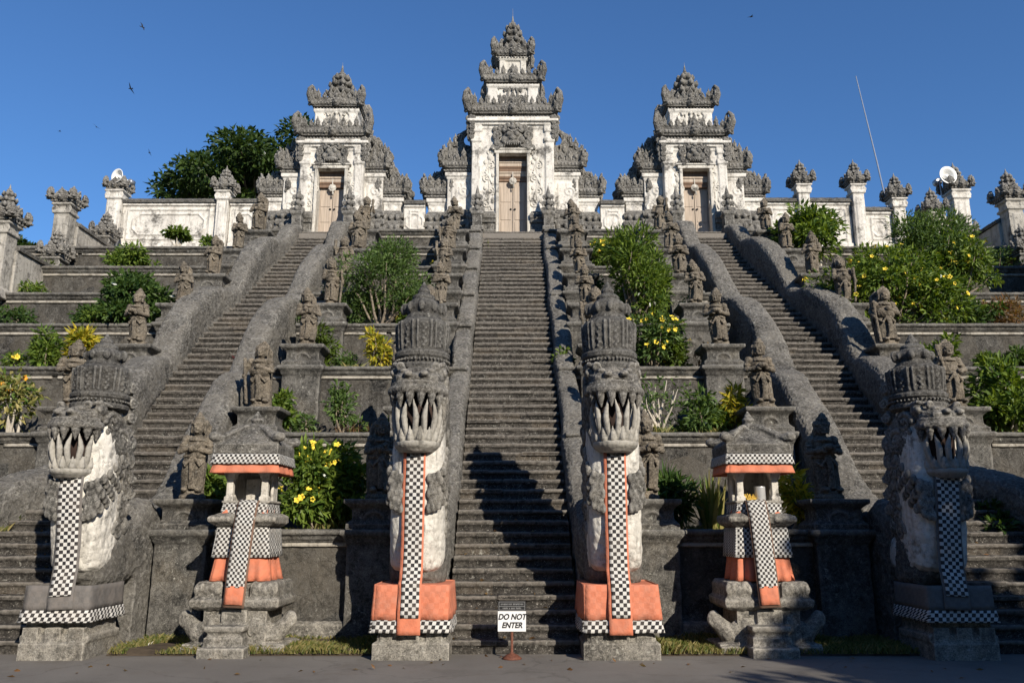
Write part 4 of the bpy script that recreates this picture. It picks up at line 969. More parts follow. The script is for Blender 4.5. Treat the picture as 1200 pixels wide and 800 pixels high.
# ------------------------------------------------------------------ spirit shrines
def mk_foot():
    m = M()      # carved beast curling outwards and up
    tube(m, [(.22, 0, .30), (.45, -.05, .24), (.68, -.08, .30), (.84, -.08, .46), (.90, -.08, .56)], [.2, .19, .16, .12, .09], 12)
    curl(m, (.88, -.1, .52), (1, 0, 0), (0, 0, 1), .10, .055, 1.1, -1.2, 14, 7); ell(m, (.5, -.16, .36), (.16, .1, .14)); ell(m, (.36, -.2, .42), (.15, .1, .15)); curl(m, (.34, -.26, .38), (-1, 0, 0), (0, 0, 1), .1, .04, 1.2, -1, 14, 6)
    stack(m, [(.34, .3, -.05), (.34, .3, .14), (.30, .26, .16)], (.52, .02, 0))
    return remesh(m, 'beast_foot', .018, .022, .08)
FOOT = mk_foot()
def shrine(X, Y, label, dirty, goods):
    root = thing('spirit_shrine', label, 'shrine', (X, Y, 0), 0, 'cloth-wrapped spirit shrines', (.86, .92, 1))
    m = M(); stack(m, [(.80, .50, -.05), (.80, .50, .10), (.74, .46, .12), (.5, .42, .13), (.5, .42, .58)]); stack(m, [(.36, .3, -.05), (.36, .3, .13)], (-.05, -.55, 0))
    stack(m, [(.30, .2, .1), (.30, .2, .24), (.26, .17, .27), (.26, .17, .30), (.31, .21, .33), (.31, .21, .39)], (-.06, -.52, 0)); stack(m, [(.2, .05, .2), (.2, .05, .58)], (0, -.44, 0))
    obj('base', remesh(m, 'base', .02, .022, .1), 'base', root)
    for s in (-1, 1): obj('beast_foot', FOOT, 'base', root, (0, -.2, 0), (0, 0, 0), (s * .94, .9, .88))
    m = M(); stack(m, [(.62, .44, .57), (.70, .52, .62), (.71, .53, .70), (.68, .50, .73)])
    for s in (-1, 1):
        stack(m, [(.19, .44, .72), (.22, .47, .76), (.22, .47, .90), (.18, .43, .95)], (s * .44, 0, 0)); 
        for q in range(5): ell(m, (s * (.30 + .08 * q), -.46, .84 + .03 * (q % 2)), (.06, .05, .07), 8, 6)
    stack(m, [(.25, .4, .72), (.25, .4, .93)]); obj('slab', remesh(m, 'slab', .018, .022, .08), 'base', root)
    m = M(); stack(m, [(.40, .34, .9), (.40, .34, 1.68), (.46, .38, 1.70), (.52, .44, 1.74), (.52, .44, 1.84), (.44, .36, 1.87), (.34, .3, 1.88), (.34, .3, 2.0), (.40, .34, 2.02), (.40, .34, 2.05)])
    for q in range(6):
        for s in (-1, 1): ell(m, (s * (.22 + .06 * q), -.44, 1.79), (.05, .05, .05), 8, 6)
    obj('core', remesh(m, 'core', .018, .02, .08), 'base', root)
    obj('orange_skirt', skirt('orange_skirt', .408, .352, 1.36, .465, .41, .955, .04, n=18, phase=X), 'orange_plain', root)
    obj('checkered_wrap', skirt('checkered_wrap', .425, .37, 1.675, .47, .415, 1.27, .010, phase=X), 'checks', root)
    obj('orange_underwrap', skirt('orange_underwrap', .365, .32, 1.93, .40, .36, 1.80, .03, phase=X + 1), 'orange_plain', root)
    obj('upper_wrap', skirt('upper_wrap', .37, .325, 2.045, .385, .34, 1.865, .016, phase=X + 2), 'checks', root)
    for s in (-1, 1):
        for fy in (-.24,):
            m = M(); stack(m, [(.075, .075, 2.04), (.075, .075, 2.10), (.055, .055, 2.12), (.055, .055, 2.34), (.07, .07, 2.36), (.09, .09, 2.42), (.11, .10, 2.45), (.11, .1, 2.5)], (s * .29, fy, 0))
            obj('column', remesh(m, 'column', .012, .008, .06), 'whiteold', root)
    m = M(); stack(m, [(.33, .03, 2.04), (.33, .03, 2.5)], (0, .22, 0))
    for q in (-1, 1): stack(m, [(.025, .12, 2.04), (.025, .12, 2.5)], (q * .32, .14, 0))
    if not goods: stack(m, [(.13, .05, 2.04), (.13, .05, 2.38)], (0, .1, 0))
    obj('niche_wall', remesh(m, 'niche_wall', .015, .01, .08), 'whiteold', root)
    # roof
    m = M(); stack(m, [(.44, .40, 2.48), (.50, .45, 2.52), (.50, .45, 2.70), (.53, .48, 2.71), (.53, .48, 2.84), (.50, .44, 2.87), (.30, .26, 3.02), (.17, .15, 3.14), (.13, .12, 3.16)])
    for sx in (-1, 1):
        for sy in (-1, 1):
            tube(m, [(sx * .12, sy * .11, 3.18), (sx * .30, sy * .27, 3.06), (sx * .42, sy * .37, 2.95), (sx * .52, sy * .45, 2.95)], [.05, .06, .075, .09], 8)
            ell(m, (sx * .54, sy * .46, 2.96), (.10, .09, .09))
    stack(m, [(.14, .13, 3.14), (.15, .14, 3.18), (.10, .09, 3.20)]); lathe(m, [(.12, 3.18), (.13, 3.22), (.09, 3.25), (.10, 3.29), (.11, 3.33), (.07, 3.37), (.06, 3.40), (.03, 3.46), (.01, 3.50)], (0, 0, 0), 14)
    m.v = [(x, y, z if z < 2.87 else 2.87 + (z - 2.87) * .8) for x, y, z in m.v]
    obj('roof', remesh(m, 'roof', .016, .02, .08), 'carve', root)
    obj('orange_valance', skirt('orange_valance', .52, .47, 2.60, .57, .52, 2.43, .025, phase=X), 'orange_plain', root)
    obj('checkered_valance', skirt('checkered_valance', .545, .495, 2.70, .575, .525, 2.555, .005, phase=X), 'checks', root)
    # long runner hanging down the front
    w = .29; sx = .0
    pts = dense([(-.34, 2.06), (-.405, 2.03), (-.50, 1.8), (-.56, 1.4), (-.60, 1.0), (-.63, .62)], 5)
    obj('runner_backing', strip('runner_backing', pts, w + .05, wob=.004), 'trim', root, (sx, .012, 0), (0, R(-2.2 if X > 0 else 2.2), 0))
    pts2 = dense([(-.352, 2.062), (-.417, 2.03), (-.512, 1.8), (-.572, 1.4), (-.612, 1.0), (-.624, .88)], 5)
    obj('checkered_runner', strip('checkered_runner', pts2, w, wob=.004), 'checks', root, (sx, 0, 0), (0, R(-2.2 if X > 0 else 2.2), 0))
    pts3 = dense([(-.622, .90), (-.642, .66)], 3)
    obj('runner_end', strip('runner_end', pts3, w, wob=.004), 'orange_plain', root, (sx, 0, 0), (0, R(-2.2 if X > 0 else 2.2), 0))
    return root
shrine(-3.80, 12.15, 'sunlit stone spirit shrine with empty niche, wrapped in checkered and orange cloth, left', 0, False)
shrine(3.50, 12.15, 'half shaded stone spirit shrine holding a tin cup, wrapped in checkered cloth, right', 1, True)
m = M(); lathe(m, [(.075, 0), (.08, .01), (.08, .19), (.083, .2), (.074, .2), (.072, .02), (.01, .02)], (0, 0, 0), 20)
tag(obj('tin_cup', to_mesh(m, 'tin_cup', True), 'tin', None, (3.57, 12.03, 2.052)), 'plain tin cup standing in the niche of the right spirit shrine', 'cup')
m = M(); stack(m, [(.06, .05, 0), (.07, .06, .035)]); rr = random.Random(2)
for q in range(16): x, y = rr.uniform(-.06, .06), rr.uniform(-.05, .05); tube(m, [(x, y, .03), (x * 1.5, y * 1.4, .06 + rr.random() * .04)], .008, 5)
tag(obj('flower_offering', m, 'straw', None, (3.42, 11.99, 2.052)), 'small yellow flower offering beside the tin cup in the right shrine', 'offering')

# ------------------------------------------------------------------ sign
def text(name, body, size, mat, parent, loc, shear=0., bold=0.0, sx=1.0):
    cu = bpy.data.curves.new(name, 'FONT'); cu.body = body; cu.size = size; cu.align_x = 'CENTER'; cu.align_y = 'CENTER'; cu.extrude = .0015; cu.offset = bold; cu.shear = shear
    o = bpy.data.objects.new('tmp', cu); COL.objects.link(o); dg = bpy.context.evaluated_depsgraph_get(); me = bpy.data.meshes.new_from_object(o.evaluated_get(dg)); me.name = name
    bpy.data.objects.remove(o); bpy.data.curves.remove(cu)
    return obj(name, me, mat, parent, loc, (R(90), 0, 0), (sx, 1, 1))
root = thing('do_not_enter_sign', 'small white DO NOT ENTER sign on a rusty post before the middle stairs', 'sign', (-.012, 11.35, 0), R(1))
m = M(); stack(m, [(.185, .006, .345), (.185, .006, .60)], (0, 0, 0)); b = obj('board', m, 'signwhite', root)
m = M(); stack(m, [(.185, .007, .602), (.185, .007, .725)], (0, 0, 0)); hd = obj('header', m, 'signblack', root)
text('lettering', 'DO NOT', .098, 'signblack', b, (0, -.0075, .525), .25, .0035, .92); text('lettering', 'ENTER', .098, 'signblack', b, (0, -.0075, .420), .25, .0035, .92)
m = M()
for a, b2 in ((-.172, .172),):
    for z in (.612, .658, .715): box(m, (a, -.0105, z), (b2, -.008, z + .0035))
    for x in (a, b2 - .0035):
        for z0_, z1_ in ((.6155, .658), (.6615, .715)): box(m, (x, -.0105, z0_), (x + .0035, -.008, z1_))
rr = random.Random(4)
for z, x0, x1 in ((.688, -.145, .145), (.636, -.12, .12)):
    x = x0
    while x < x1:
        w_ = rr.uniform(.003, .007); box(m, (x, -.0105, z - .009 + rr.uniform(-.003, .003)), (x + w_, -.008, z + .009 + rr.uniform(-.003, .003))); x += w_ + rr.choice((.007, .007, .009, .018))
obj('border', m, 'signgrey', hd)
m = M(); lathe(m, [(.13, 0), (.13, .012), (.08, .05), (.03, .07), (.018, .09), (.018, .70)], (0, .025, 0), 18); obj('post', to_mesh(m, 'post', True), 'rust', root)

# ------------------------------------------------------------------ plants
def leafmesh(name, pos, nrm, L, Wd, rng, droop=.2, fold=.25):
    n = len(pos); L = L * rng.uniform(.6, 1.25, n)[:, None]; Wd = Wd * rng.uniform(.7, 1.2, n)[:, None]
    d = nrm + rng.normal(0, .55, (n, 3)); d[:, 2] -= droop; d /= np.linalg.norm(d, axis=1)[:, None]
    u = np.cross(d, rng.normal(0, 1, (n, 3)) + np.array([0, 0, 1.2])); u /= np.linalg.norm(u, axis=1)[:, None] + 1e-9
    w = np.cross(u, d)
    a = pos; b = pos + d * L * .45 + u * Wd * .5 + w * Wd * fold; c_ = pos + d * L - w * L * .12; e = pos + d * L * .45 - u * Wd * .5 + w * Wd * fold; mid = pos + d * L * .5
    vs = np.stack([a, b, c_, e, mid], 1).reshape(-1, 3); i = np.arange(n) * 5
    fs = np.concatenate([np.stack([i, i + 1, i + 4], 1), np.stack([i + 1, i + 2, i + 4], 1), np.stack([i + 2, i + 3, i + 4], 1), np.stack([i + 3, i, i + 4], 1)])
    me = bpy.data.meshes.new(name); me.from_pydata(vs.tolist(), [], fs.tolist()); me.update(); return me
def blobpts(blobs, n, rng):
    w = np.array([b[1][0] * b[1][1] * b[1][2] for b in blobs]) ** .75; w /= w.sum(); idx = rng.choice(len(blobs), n, p=w)
    d = rng.normal(0, 1, (n, 3)); d /= np.linalg.norm(d, axis=1)[:, None]; r = rng.uniform(.12, 1, n) ** .5
    C = np.array([b[0] for b in blobs])[idx]; Rr = np.array([b[1] for b in blobs])[idx]
    return C + d * Rr * r[:, None], d
def mk_flower(r=.055):
    m = M()
    for q in range(5):
        a = 2 * PI * q / 5; ca, sa = math.cos(a), math.sin(a); t_ = (-sa, ca)
        P = lambda k, s, z: (ca * r * k + t_[0] * r * s, sa * r * k + t_[1] * r * s, z * r)
        m.add([P(.05, 0, -.3), P(.6, .42, .35), P(1.05, .2, .42), P(1.05, -.2, .42), P(.6, -.42, .35)], [(0, 1, 2, 3, 4)])
    lathe(m, [(r * .06, -1.1 * r), (r * .22, -.3 * r), (r * .2, 0)], (0, 0, 0), 8)
    return to_mesh(m, 'flower')
FLOW = mk_flower(.052)
def branch(m, a, b, r0, r1, rng, bend=.12):
    a = Vector(a); b = Vector(b); L = (b - a).length; k = [a.lerp(b, f) + Vector(rng.normal(0, bend * L * .35, 3)) * math.sin(PI * f) for f in (0, .3, .65, 1)]
    tube(m, k, [r0, r0 * .8 + r1 * .2, (r0 + r1) / 2, r1], 6)
def bush(px, k, wpx, hpx, label, cat='shrub', mat='green', L=.16, Wd=.07, n=1400, flowers=0, fmat='fl', stem='bark', low=.12, blobs=9, dy=.65, droop=.25, seed=0, name='leafy_shrub', z_up=0., spread=1., group=None):
    Y, Z = TER[k]; Y += dy; Z -= .06; p = ppm(Y, Z + .5); X = xat(px, Y, Z + .5); w = 1.28 * wpx / p; h = 1.10 * hpx / p; n = int(n * 1.7); L *= 1.12; Wd *= 1.15
    rng = np.random.default_rng(seed + int(px) * 7 + k); root = thing(name, label, cat, (X, Y, Z), 0, group)
    bl = []
    for i in range(blobs):
        a = rng.uniform(0, 2 * PI); q = rng.uniform(.15, .95) ** .7; zz = rng.uniform(low, .86); env = math.sin(PI * min(1, .28 + .66 * zz))
        bl.append(((q * w * .36 * math.cos(a) * env * spread, q * min(w * .36, .75) * math.sin(a) * env, h * (zz + .02)), (w * rng.uniform(.12, .23), min(w * rng.uniform(.12, .23), .45), h * rng.uniform(.10, .2))))
    bl.append(((0, 0, h * .5), (w * .26, min(w * .26, .5), h * .3)))
    P, D = blobpts(bl, n, rng); P[:, 2] = np.maximum(P[:, 2], .05 + z_up)
    D[:, 2] += .25
    m = M()
    for c_, r_ in bl: branch(m, (rng.normal(0, .04), rng.normal(0, .04), 0), (c_[0], c_[1], c_[2] + r_[2] * .3), .022 + .008 * h, .006, rng)
    obj('stem', to_mesh(m, 'stem', True), stem, root); obj('foliage', leafmesh('foliage', P, D, L, Wd, rng, droop), mat, root)
    for i in range(int(flowers * 1.5)):
        c_, r_ = bl[rng.integers(len(bl))]; d = rng.normal(0, 1, 3); d[1] = -abs(d[1]); d[2] = abs(d[2]) * .8; d /= np.linalg.norm(d)
        o = obj('flower', FLOW, fmat, root, tuple(np.array(c_) + d * np.array(r_) * 1.05), Vector(d + rng.normal(0, .25, 3)).to_track_quat('Z', 'Y').to_euler()); q = rng.uniform(.75, 1.25); o.scale = (q, q, q)
    return root
def blades(px, k, wpx, hpx, label, cat, mat, n=60, Wd=.045, lean=.8, name='strap_leaf_plant', dy=.6, seed=0, base=.05, curve=.5, stem=False):
    Y, Z = TER[k]; Y += dy; Z -= .06; p = ppm(Y, Z + .4); X = xat(px, Y, Z + .4); w = wpx / p; h = hpx / p
    rng = np.random.default_rng(seed + int(px) + k); root = thing(name, label, cat, (X, Y, Z)); m = M()
    for i in range(n):
        a = rng.uniform(0, 2 * PI); q = rng.uniform(.1, 1) * lean; LL = h * rng.uniform(.6, 1.1); bx, by = rng.normal(0, base * w * 1.2, 2); bz = rng.uniform(0, h * .35) if stem else 0
        pr = None; vs = []
        for j in range(6):
            f = j / 5; r_ = w * .5 * q * (f ** 1.3); z = bz + (LL - bz * .6) * (f - curve * q * f * f * .55); ww = Wd * (1 - f ** 2.2) * .5 + .002
            c = Vector((bx + r_ * math.cos(a), by + r_ * math.sin(a), z)); sd = Vector((-math.sin(a), math.cos(a), .0)) * ww
            vs += [c - sd, c + Vector((0, 0, -ww * .5)), c + sd]
        m.add(vs, [(j * 3 + e, j * 3 + e + 1, j * 3 + e + 4, j * 3 + e + 3) for j in range(5) for e in (0, 1)])
    obj('leaves', m, mat, root)
    return root
# far left bay
bush(210, 7, 34, 24, 'small topiary tree with a round green crown on a bare stem, upper left terraces', 'tree', 'green', .13, .06, 700, low=.5, z_up=.42, name='topiary_tree', blobs=6, dy=.1, stem='palebark')
bush(150, 6, 62, 34, 'sprawling light green shrub below the long white wall at left', 'shrub', 'green', .15, .06, 900, low=.2, blobs=10)
bush(152, 4, 108, 62, 'broad dense green bush on the left terraces behind a guardian', 'shrub', 'dgreen', .15, .07, 3600, low=.12, blobs=15)
bush(58, 3, 48, 52, 'feathery green shrub left of the yellow croton', 'shrub', 'green', .17, .05, 650, blobs=8)
bush(95, 3, 40, 52, 'bright yellow croton above the left serpent head', 'shrub', 'ygreen', .19, .05, 520, blobs=7, name='croton_shrub')
blades(192, 3, 34, 26, 'small dark red cordyline by the left stairs', 'plant', 'purple', 46, .05, 1.0, 'cordyline')
bush(14, 2, 66, 72, 'yellowing shrub with bare pale branches at the left picture edge', 'shrub', 'strap', .15, .06, 360, flowers=2, fmat='flo', low=.45, stem='palebark', blobs=8)
blades(16, 1, 60, 32, 'low clump of green strap leaves at the left edge above the flared balustrade', 'plant', 'strap', 60, .05, 1.0, dy=.9)
bush(246, 7, 28, 22, 'small green tuft beside the left gate steps', 'shrub', 'green', .12, .05, 260, blobs=4, dy=.4)
bush(38, 5, 40, 22, 'low green creeper at the foot of the left side wall', 'shrub', 'green', .12, .05, 320, blobs=5)
bush(20, 3, 30, 30, 'small weed with a yellow flower at the left edge', 'shrub', 'green', .12, .045, 150, flowers=3, blobs=4)
# centre left bay
bush(448, 4, 112, 104, 'tall rounded fine-leaved bush below the left gate', 'shrub', 'fgreen', .10, .032, 6500, low=.06, blobs=20, droop=.1)
bush(373, 3, 44, 52, 'red and green croton on the terrace left of centre', 'shrub', 'red', .2, .055, 420, blobs=7, name='croton_shrub')
bush(443, 3, 34, 50, 'yellow green croton near the left serpent crown', 'shrub', 'ygreen', .18, .05, 300, low=.35, blobs=6, name='croton_shrub')
bush(325, 2, 40, 50, 'small round green shrub on a thin trunk beside a pedestal', 'shrub', 'green', .15, .08, 460, low=.45, blobs=6)
bush(402, 2, 42, 62, 'thin sparse shrub against the dark wall left of centre', 'shrub', 'fgreen', .12, .05, 330, blobs=7)
bush(376, 1, 112, 98, 'big allamanda bush with yellow flowers right of the left shrine', 'shrub', 'green', .16, .06, 2600, flowers=34, blobs=16, name='flowering_bush', low=.15, dy=.5)
bush(246, 1, 54, 78, 'leafy green shrub with yellow flowers between guardian and left shrine', 'shrub', 'green', .17, .055, 700, flowers=7, blobs=8, name='flowering_bush')
bush(514, 6, 22, 18, 'tiny orange flowered plant beside the middle stairs', 'plant', 'ygreen', .1, .05, 120, flowers=8, fmat='flo', blobs=3, name='flowering_plant')
bush(476, 4, 30, 24, 'small yellow flowered plant behind the left serpent crown', 'plant', 'green', .12, .05, 160, flowers=12, blobs=4, name='flowering_plant', dy=.4)
blades(418, 2, 44, 20, 'patch of dry grass left of the middle stairs', 'grass clump', 'dry', 90, .014, 1.0, 'dry_grass_clump', base=.22)
# centre right bay
bush(744, 4, 74, 122, 'tall upright green bush below the gap between the gates', 'shrub', 'green', .17, .045, 3200, low=.08, blobs=20, droop=-.1)
bush(716, 6, 62, 44, 'yellow flowered shrub under the wall right of the middle gate', 'shrub', 'green', .14, .05, 700, flowers=16, blobs=8, name='flowering_bush')
bush(766, 3, 84, 62, 'allamanda shrub full of yellow flowers behind the right serpent crown', 'shrub', 'fgreen', .15, .045, 1300, flowers=30, blobs=12, name='flowering_bush')
bush(772, 2, 66, 74, 'bare branching shrub with few leaves right of centre', 'shrub', 'fgreen', .12, .045, 160, low=.4, blobs=12, stem='palebark')
bush(822, 2, 62, 52, 'low leafy shrub beside the second pedestal right of centre', 'shrub', 'fgreen', .16, .055, 650, blobs=9)
bush(862, 2, 32, 54, 'yellow croton beside the lit guardian on the right', 'shrub', 'ygreen', .19, .045, 300, low=.3, blobs=6, name='croton_shrub')
blades(832, 1, 66, 74, 'upright clump of yellowish strap leaves left of the right shrine', 'plant', 'strap', 75, .075, .9, dy=.55)
bush(788, 1, 46, 70, 'dark green long-leaved plant beside the yellowish strap leaves', 'plant', 'dgreen', .3, .05, 330, low=.4, blobs=7, name='long_leaf_plant')
bush(806, 4, 32, 42, 'thin twiggy shrub between pedestals on the right centre terraces', 'shrub', 'fgreen', .11, .045, 140, blobs=6)
bush(832, 3, 44, 36, 'bare twiggy shrub by the third right pedestal', 'shrub', 'dry', .11, .04, 110, blobs=8, stem='bark')
bush(934, 1, 46, 74, 'yellowing shrub in shade between the right shrine and guardian', 'shrub', 'ygreen', .18, .05, 380, blobs=7)
# far right bay
bush(956, 6, 96, 76, 'spreading frangipani tree with pale trunk right of the right gate', 'tree', 'green', .2, .08, 1500, low=.42, blobs=14, stem='palebark', name='frangipani_tree', dy=.5)
bush(1088, 5, 126, 104, 'tall feathery young trees below the right wall', 'tree', 'fgreen', .16, .04, 5200, low=.08, blobs=22, name='feathery_shrub', droop=-.15)
bush(1048, 4, 168, 96, 'wide sunlit allamanda bush with pale yellow flowers behind guardians at right', 'shrub', 'green', .16, .06, 3600, flowers=44, blobs=20, name='flowering_bush', low=.12)
bush(1128, 5, 70, 66, 'yellow flecked shrub below the right side wall', 'shrub', 'green', .16, .06, 1100, flowers=16, blobs=9, name='flowering_bush', dy=.2)
bush(1176, 4, 62, 36, 'low reddish brown shrub at the right picture edge', 'shrub', 'dry', .2, .035, 620, blobs=8)
bush(1104, 3, 48, 42, 'small bright green shrub above the shaded serpent head', 'shrub', 'green', .16, .07, 520, blobs=6)
bush(1156, 3, 34, 30, 'small round green shrub beside the far right guardian', 'shrub', 'green', .14, .055, 320, blobs=5)
bush(1192, 3, 30, 38, 'clipped green shrub at the right edge, middle terrace', 'shrub', 'fgreen', .13, .05, 380, blobs=5)
bush(1184, 2, 88, 104, 'large bright green shrub at the right edge above the balustrade', 'shrub', 'green', .17, .07, 1900, blobs=14, stem='palebark')
blades(572, 7, 16, 26, 'bright green weed tuft on the top steps of the middle stairs', 'plant', 'grass', 40, .02, .8, 'weed_tuft', dy=1.0)

bush(60, 6, 30, 20, 'low green tuft at the foot of the upper left side wall', 'shrub', 'green', .12, .05, 260, blobs=4)
bush(110, 2, 46, 40, 'ragged green shrub behind the left serpent crown', 'shrub', 'green', .15, .055, 420, blobs=7)
bush(344, 4, 30, 34, 'small dark green shrub beside the pedestal left of the tall rounded bush', 'shrub', 'dgreen', .13, .05, 300, blobs=5)
bush(500, 4, 30, 36, 'red leaved croton between the rounded bush and the middle staircase', 'shrub', 'red', .17, .05, 320, blobs=6, name='croton_shrub')
bush(404, 3, 36, 26, 'low green weed shrub between the two crotons left of centre', 'shrub', 'fgreen', .11, .04, 260, blobs=5)
bush(424, 6, 60, 30, 'light green shrub under the short wall between left and middle gates', 'shrub', 'green', .13, .05, 420, blobs=7)
bush(360, 2, 30, 34, 'spindly green weed right of the small round shrub', 'shrub', 'fgreen', .12, .04, 140, blobs=5)
bush(690, 5, 36, 34, 'dark green shrub close to the right guardians of the middle staircase', 'shrub', 'dgreen', .13, .05, 340, blobs=6)
bush(782, 5, 34, 30, 'yellow flecked shrub right of the tall upright bush', 'shrub', 'green', .13, .05, 320, flowers=10, blobs=6, name='flowering_bush')
bush(790, 3, 36, 44, 'red tinged croton at the right end of the allamanda row', 'shrub', 'red', .17, .05, 320, blobs=6, name='croton_shrub')
bush(846, 2, 30, 34, 'green sprig shrub left of the right yellow croton', 'shrub', 'green', .14, .05, 240, blobs=5)
bush(756, 1, 40, 50, 'dark green shrub in shade right of the orange-skirted serpent', 'shrub', 'dgreen', .17, .05, 420, blobs=6)
bush(1010, 5, 60, 60, 'light green shrub between the frangipani and the feathery trees', 'shrub', 'green', .15, .06, 900, flowers=8, blobs=9, name='flowering_bush')
bush(1066, 2, 40, 40, 'dark green shrub behind the shaded right serpent', 'shrub', 'dgreen', .14, .05, 360, blobs=6)
bush(1150, 2, 40, 44, 'low green shrub left of the large bush at the right edge', 'shrub', 'fgreen', .14, .05, 420, blobs=6)
bush(1160, 1, 60, 40, 'low dark green shrub behind the right flared balustrade', 'shrub', 'dgreen', .15, .06, 420, blobs=7, dy=.9)

bush(120, 4, 60, 22, 'low creeper spilling over the coping left of the broad green bush', 'shrub', 'green', .11, .05, 360, blobs=6, dy=.25, low=.0)
bush(20, 4, 54, 30, 'dull green low shrub at the left edge under the side wall', 'shrub', 'dgreen', .13, .05, 320, blobs=6)
bush(300, 3, 34, 30, 'small red leaved plant beside the third inner pedestal of the left stairs', 'shrub', 'purple', .15, .045, 200, blobs=5)
bush(470, 2, 40, 40, 'ragged green shrub just left of the orange-skirted left serpent crown', 'shrub', 'green', .14, .05, 340, blobs=6)
bush(660, 3, 30, 30, 'green weed shrub between guardians and the right serpent crown', 'shrub', 'green', .12, .05, 220, blobs=5)
bush(1140, 4, 60, 40, 'dark green shrub right of the wide allamanda bush', 'shrub', 'dgreen', .14, .05, 500, blobs=7)
bush(1170, 6, 60, 30, 'dull green shrub below the far right side wall', 'shrub', 'fgreen', .12, .04, 380, blobs=6)
bush(900, 7, 30, 24, 'small green shrub at the right gate wing foot', 'shrub', 'green', .12, .05, 240, blobs=4, dy=.3)

# big trees
def tree(x, y, zb, zc, rx, rz, n, L, label, seed, nb=22, ry=None, skew=0):
    rng = np.random.default_rng(seed); root = thing('broadleaf_tree', label, 'tree', (x, y, zb)); ry = ry or rx; bl = []
    H = zc - zb
    for i in range(nb):
        d = rng.normal(0, 1, 3); d /= np.linalg.norm(d); q = rng.uniform(.35, .92)
        bl.append(((d[0] * rx * q, d[1] * ry * q, H + d[2] * rz * q + skew * d[0] * rx * q), (rx * rng.uniform(.16, .34), ry * rng.uniform(.16, .34), rz * rng.uniform(.14, .28))))
    m = M(); tube(m, [(0, 0, -.2), (.1, 0, H * .3), (-.05, .1, H * .7), (0, 0, H)], [.05 * H + .05, .035 * H + .05, .03 * H, .015 * H], 10)
    for c_, r_ in bl: branch(m, (0, 0, H * rng.uniform(.45, .8)), c_, .012 * H + .02, .02, rng)
    obj('trunk', to_mesh(m, 'trunk', True), 'bark', root)
    P, D = blobpts(bl, n, rng); obj('crown', leafmesh('crown', P, D, L, L * .5, rng, .15), 'tree', root)
tree(-13.2, 40, 11, 18.6, 5.2, 2.9, 34000, .34, 'big dark green tree behind the wall left of the left gate', 4, 60, None, .28)
tree(-29.5, 45, 11, 17.2, 2.6, 1.6, 5000, .35, 'low dark green treetop behind the far left pillars', 9, 14)
tree(12.2, -.6, 0, 6.4, 3.2, 3.0, 9000, .34, 'large leafy tree on the plaza at right that shades the right serpent', 12, 34)

# ------------------------------------------------------------------ grass strips, fallen leaves, birds
def grass(x0, x1, y0, y1, n, hgt, seed, zf=0.0):
    rng = np.random.default_rng(seed); x = rng.uniform(x0, x1, n); y = rng.uniform(y0, y1, n); nz = np.array([noise.noise((a * 1.3, b * 1.3, 2)) for a, b in zip(x, y)])
    keep = nz > -.30; x, y, nz = x[keep], y[keep], nz[keep]; n = len(x); h = hgt * rng.uniform(.4, 1.2, n) * (1 + nz); a = rng.uniform(0, 2 * PI, n); l = rng.uniform(.2, .9, n) * h
    w = .008; z = np.full(n, zf)
    p0 = np.stack([x - w * np.cos(a), y - w * np.sin(a), z], 1); p1 = np.stack([x + w * np.cos(a), y + w * np.sin(a), z], 1); b = a + rng.uniform(1, 2, n)
    p2 = np.stack([x + l * .4 * np.cos(b), y + l * .4 * np.sin(b), z + h * .7], 1); p3 = np.stack([x + l * np.cos(b), y + l * np.sin(b), z + h], 1)
    vs = np.stack([p0, p1, p2, p3], 1).reshape(-1, 3); i = np.arange(n) * 4
    fs = np.concatenate([np.stack([i, i + 1, i + 2], 1), np.stack([i + 1, i + 3, i + 2], 1)])
    me = bpy.data.meshes.new('grass'); me.from_pydata(vs.tolist(), [], fs.tolist()); struct('grass', me, 'grass', kind='stuff')
for i, (x0, x1) in enumerate(((-5.45, -1.9), (1.95, 5.5))):
    m = M(); vs = []; nx = 40
    for a in range(nx + 1):
        for b in range(9):
            x = x0 + (x1 - x0) * a / nx; y = 11.62 + 1.5 * b / 8; vs.append((x, y, .004 + .05 * (b > 0) + .03 * noise.noise((x * 2, y * 2, 1)) * (b > 0)))
    m.add(vs, [(a * 9 + b, a * 9 + 9 + b, a * 9 + 10 + b, a * 9 + b + 1) for a in range(nx) for b in range(8)])
    struct('verge', to_mesh(m, 'verge', True), 'soil'); grass(x0, x1, 11.6, 13.05, 11000, .09, 20 + i, .03)
for k in range(1, 8):
    for j, (x0, x1) in enumerate(((-13, -8.2), (-4.2, -2.2), (2.2, 4.2), (8.2, 14))): grass(x0, x1, TER[k][0] + .30, TER[k][0] + .8, 900, .16, 100 + k * 5 + j, TER[k][1] - .1)
rng = np.random.default_rng(8); P = []
for i in range(150):
    q = rng.random()
    if q < .55: s = int(rng.uniform(1, 14)); y = Y0 + s * .2165 + rng.uniform(.03, .17) - .2165 + .02; P.append((rng.uniform(-.85, .6) if rng.random() < .5 else rng.choice((-1, 1)) * rng.uniform(6.5, 7.6), y, s * .1792 + .012))
    else: P.append((rng.uniform(-7, 7), rng.uniform(9.8, 11.9), .012))
P = np.array(P); D = rng.normal(0, 1, (len(P), 3)); D[:, 2] *= .05
struct('fallen_leaves', leafmesh('fallen_leaves', P, D * 2.5, .08, .045, rng, 0, .08), 'dry', kind='stuff')
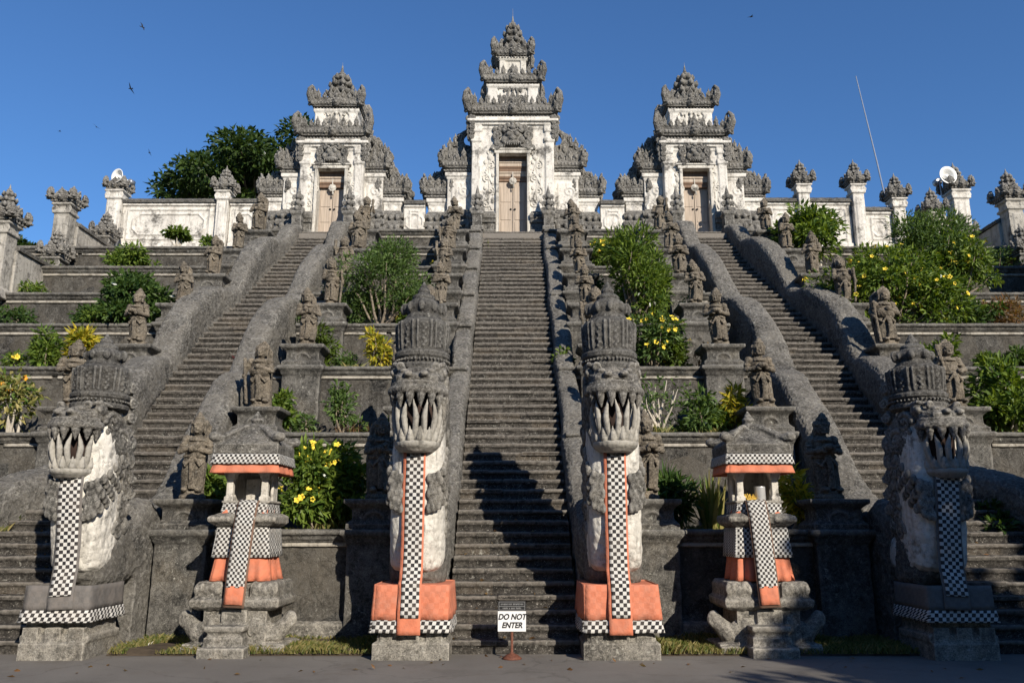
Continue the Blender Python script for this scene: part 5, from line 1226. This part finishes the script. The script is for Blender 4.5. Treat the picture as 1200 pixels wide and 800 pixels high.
def bird(px, py, Y, span, roll, head, label):
    a, b = (px - 601) / 960., -(py - 400) / 960.; dy = -b * SP + CP; dz = b * CP + SP; t_ = Y / dy
    m = M(); ell(m, (0, 0, 0), (.16, .05, .05)); ell(m, (.17, 0, .01), (.05, .04, .04)); tube(m, [(.2, 0, .01), (.25, 0, 0)], [.015, .004], 6)
    tail = [(-.12, .02, 0), (-.30, .08, 0), (-.27, 0, 0), (-.30, -.08, 0), (-.12, -.02, 0)]; m.add(tail + [(x, y, z - .012) for x, y, z in tail], [(0, 1, 2, 3, 4), (9, 8, 7, 6, 5)] + [(i, 5 + i, 5 + (i + 1) % 5, (i + 1) % 5) for i in range(5)])
    for s in (-1, 1):
        w = [(.08, s * .03, .02), (.06, s * .28, .10), (-.08, s * .55, .08), (-.06, s * .28, .08), (-.08, s * .03, .02)]; m.add(w + [(x, y, z - .012) for x, y, z in w], [(0, 1, 2, 3, 4), (9, 8, 7, 6, 5)] + [(i, 5 + i, 5 + (i + 1) % 5, (i + 1) % 5) for i in range(5)])
    o = obj('flying_bird', to_mesh(m, 'flying_bird'), 'black', None, (a * t_, Y, 1.65 + dz * t_), (R(roll), R(-10), R(head)), (span,) * 3)
    tag(o, label, 'bird', 'birds in the sky')
bird(880, 20, 40, 0.57, 20, 10, 'small dark bird high in the sky at upper right')
bird(167, 32, 40, 0.57, 65, 60, 'small dark bird nearest the top left corner of the sky')
bird(153, 104, 40, 0.62, 40, 160, 'largest dark bird gliding in the left sky')
bird(113, 149, 50, 0.51, 30, 120, 'tiny dark bird left of the big tree')
bird(70, 154, 50, 0.41, 10, 40, 'tiny dark bird farthest left, above the left pillars')
bird(175, 179, 50, 0.46, 50, 150, 'tiny dark bird just above the big tree at left')

# unseen belt of foliage added behind the viewer to block sky fill and deepen shadows
rng = np.random.default_rng(77); bl = []
for i in range(46):
    a = R(95 + 170 * i / 45); q = rng.uniform(26, 36); h = rng.uniform(10, 12.5) if 118 < math.degrees(a) < 172 else rng.uniform(12, 17)
    for j in range(3): bl.append(((q * math.sin(a) + rng.normal(0, 1.5), q * math.cos(a) + 8 + rng.normal(0, 1.5), h * (.28 + .3 * j)), (rng.uniform(2, 3.2), rng.uniform(2, 3.2), h * .26)))
P, D = blobpts(bl, 26000, rng); struct('fill_blocking_trees', leafmesh('fill_blocking_trees', P, D, 1.0, .6, rng, .1), 'tree', kind='stuff')
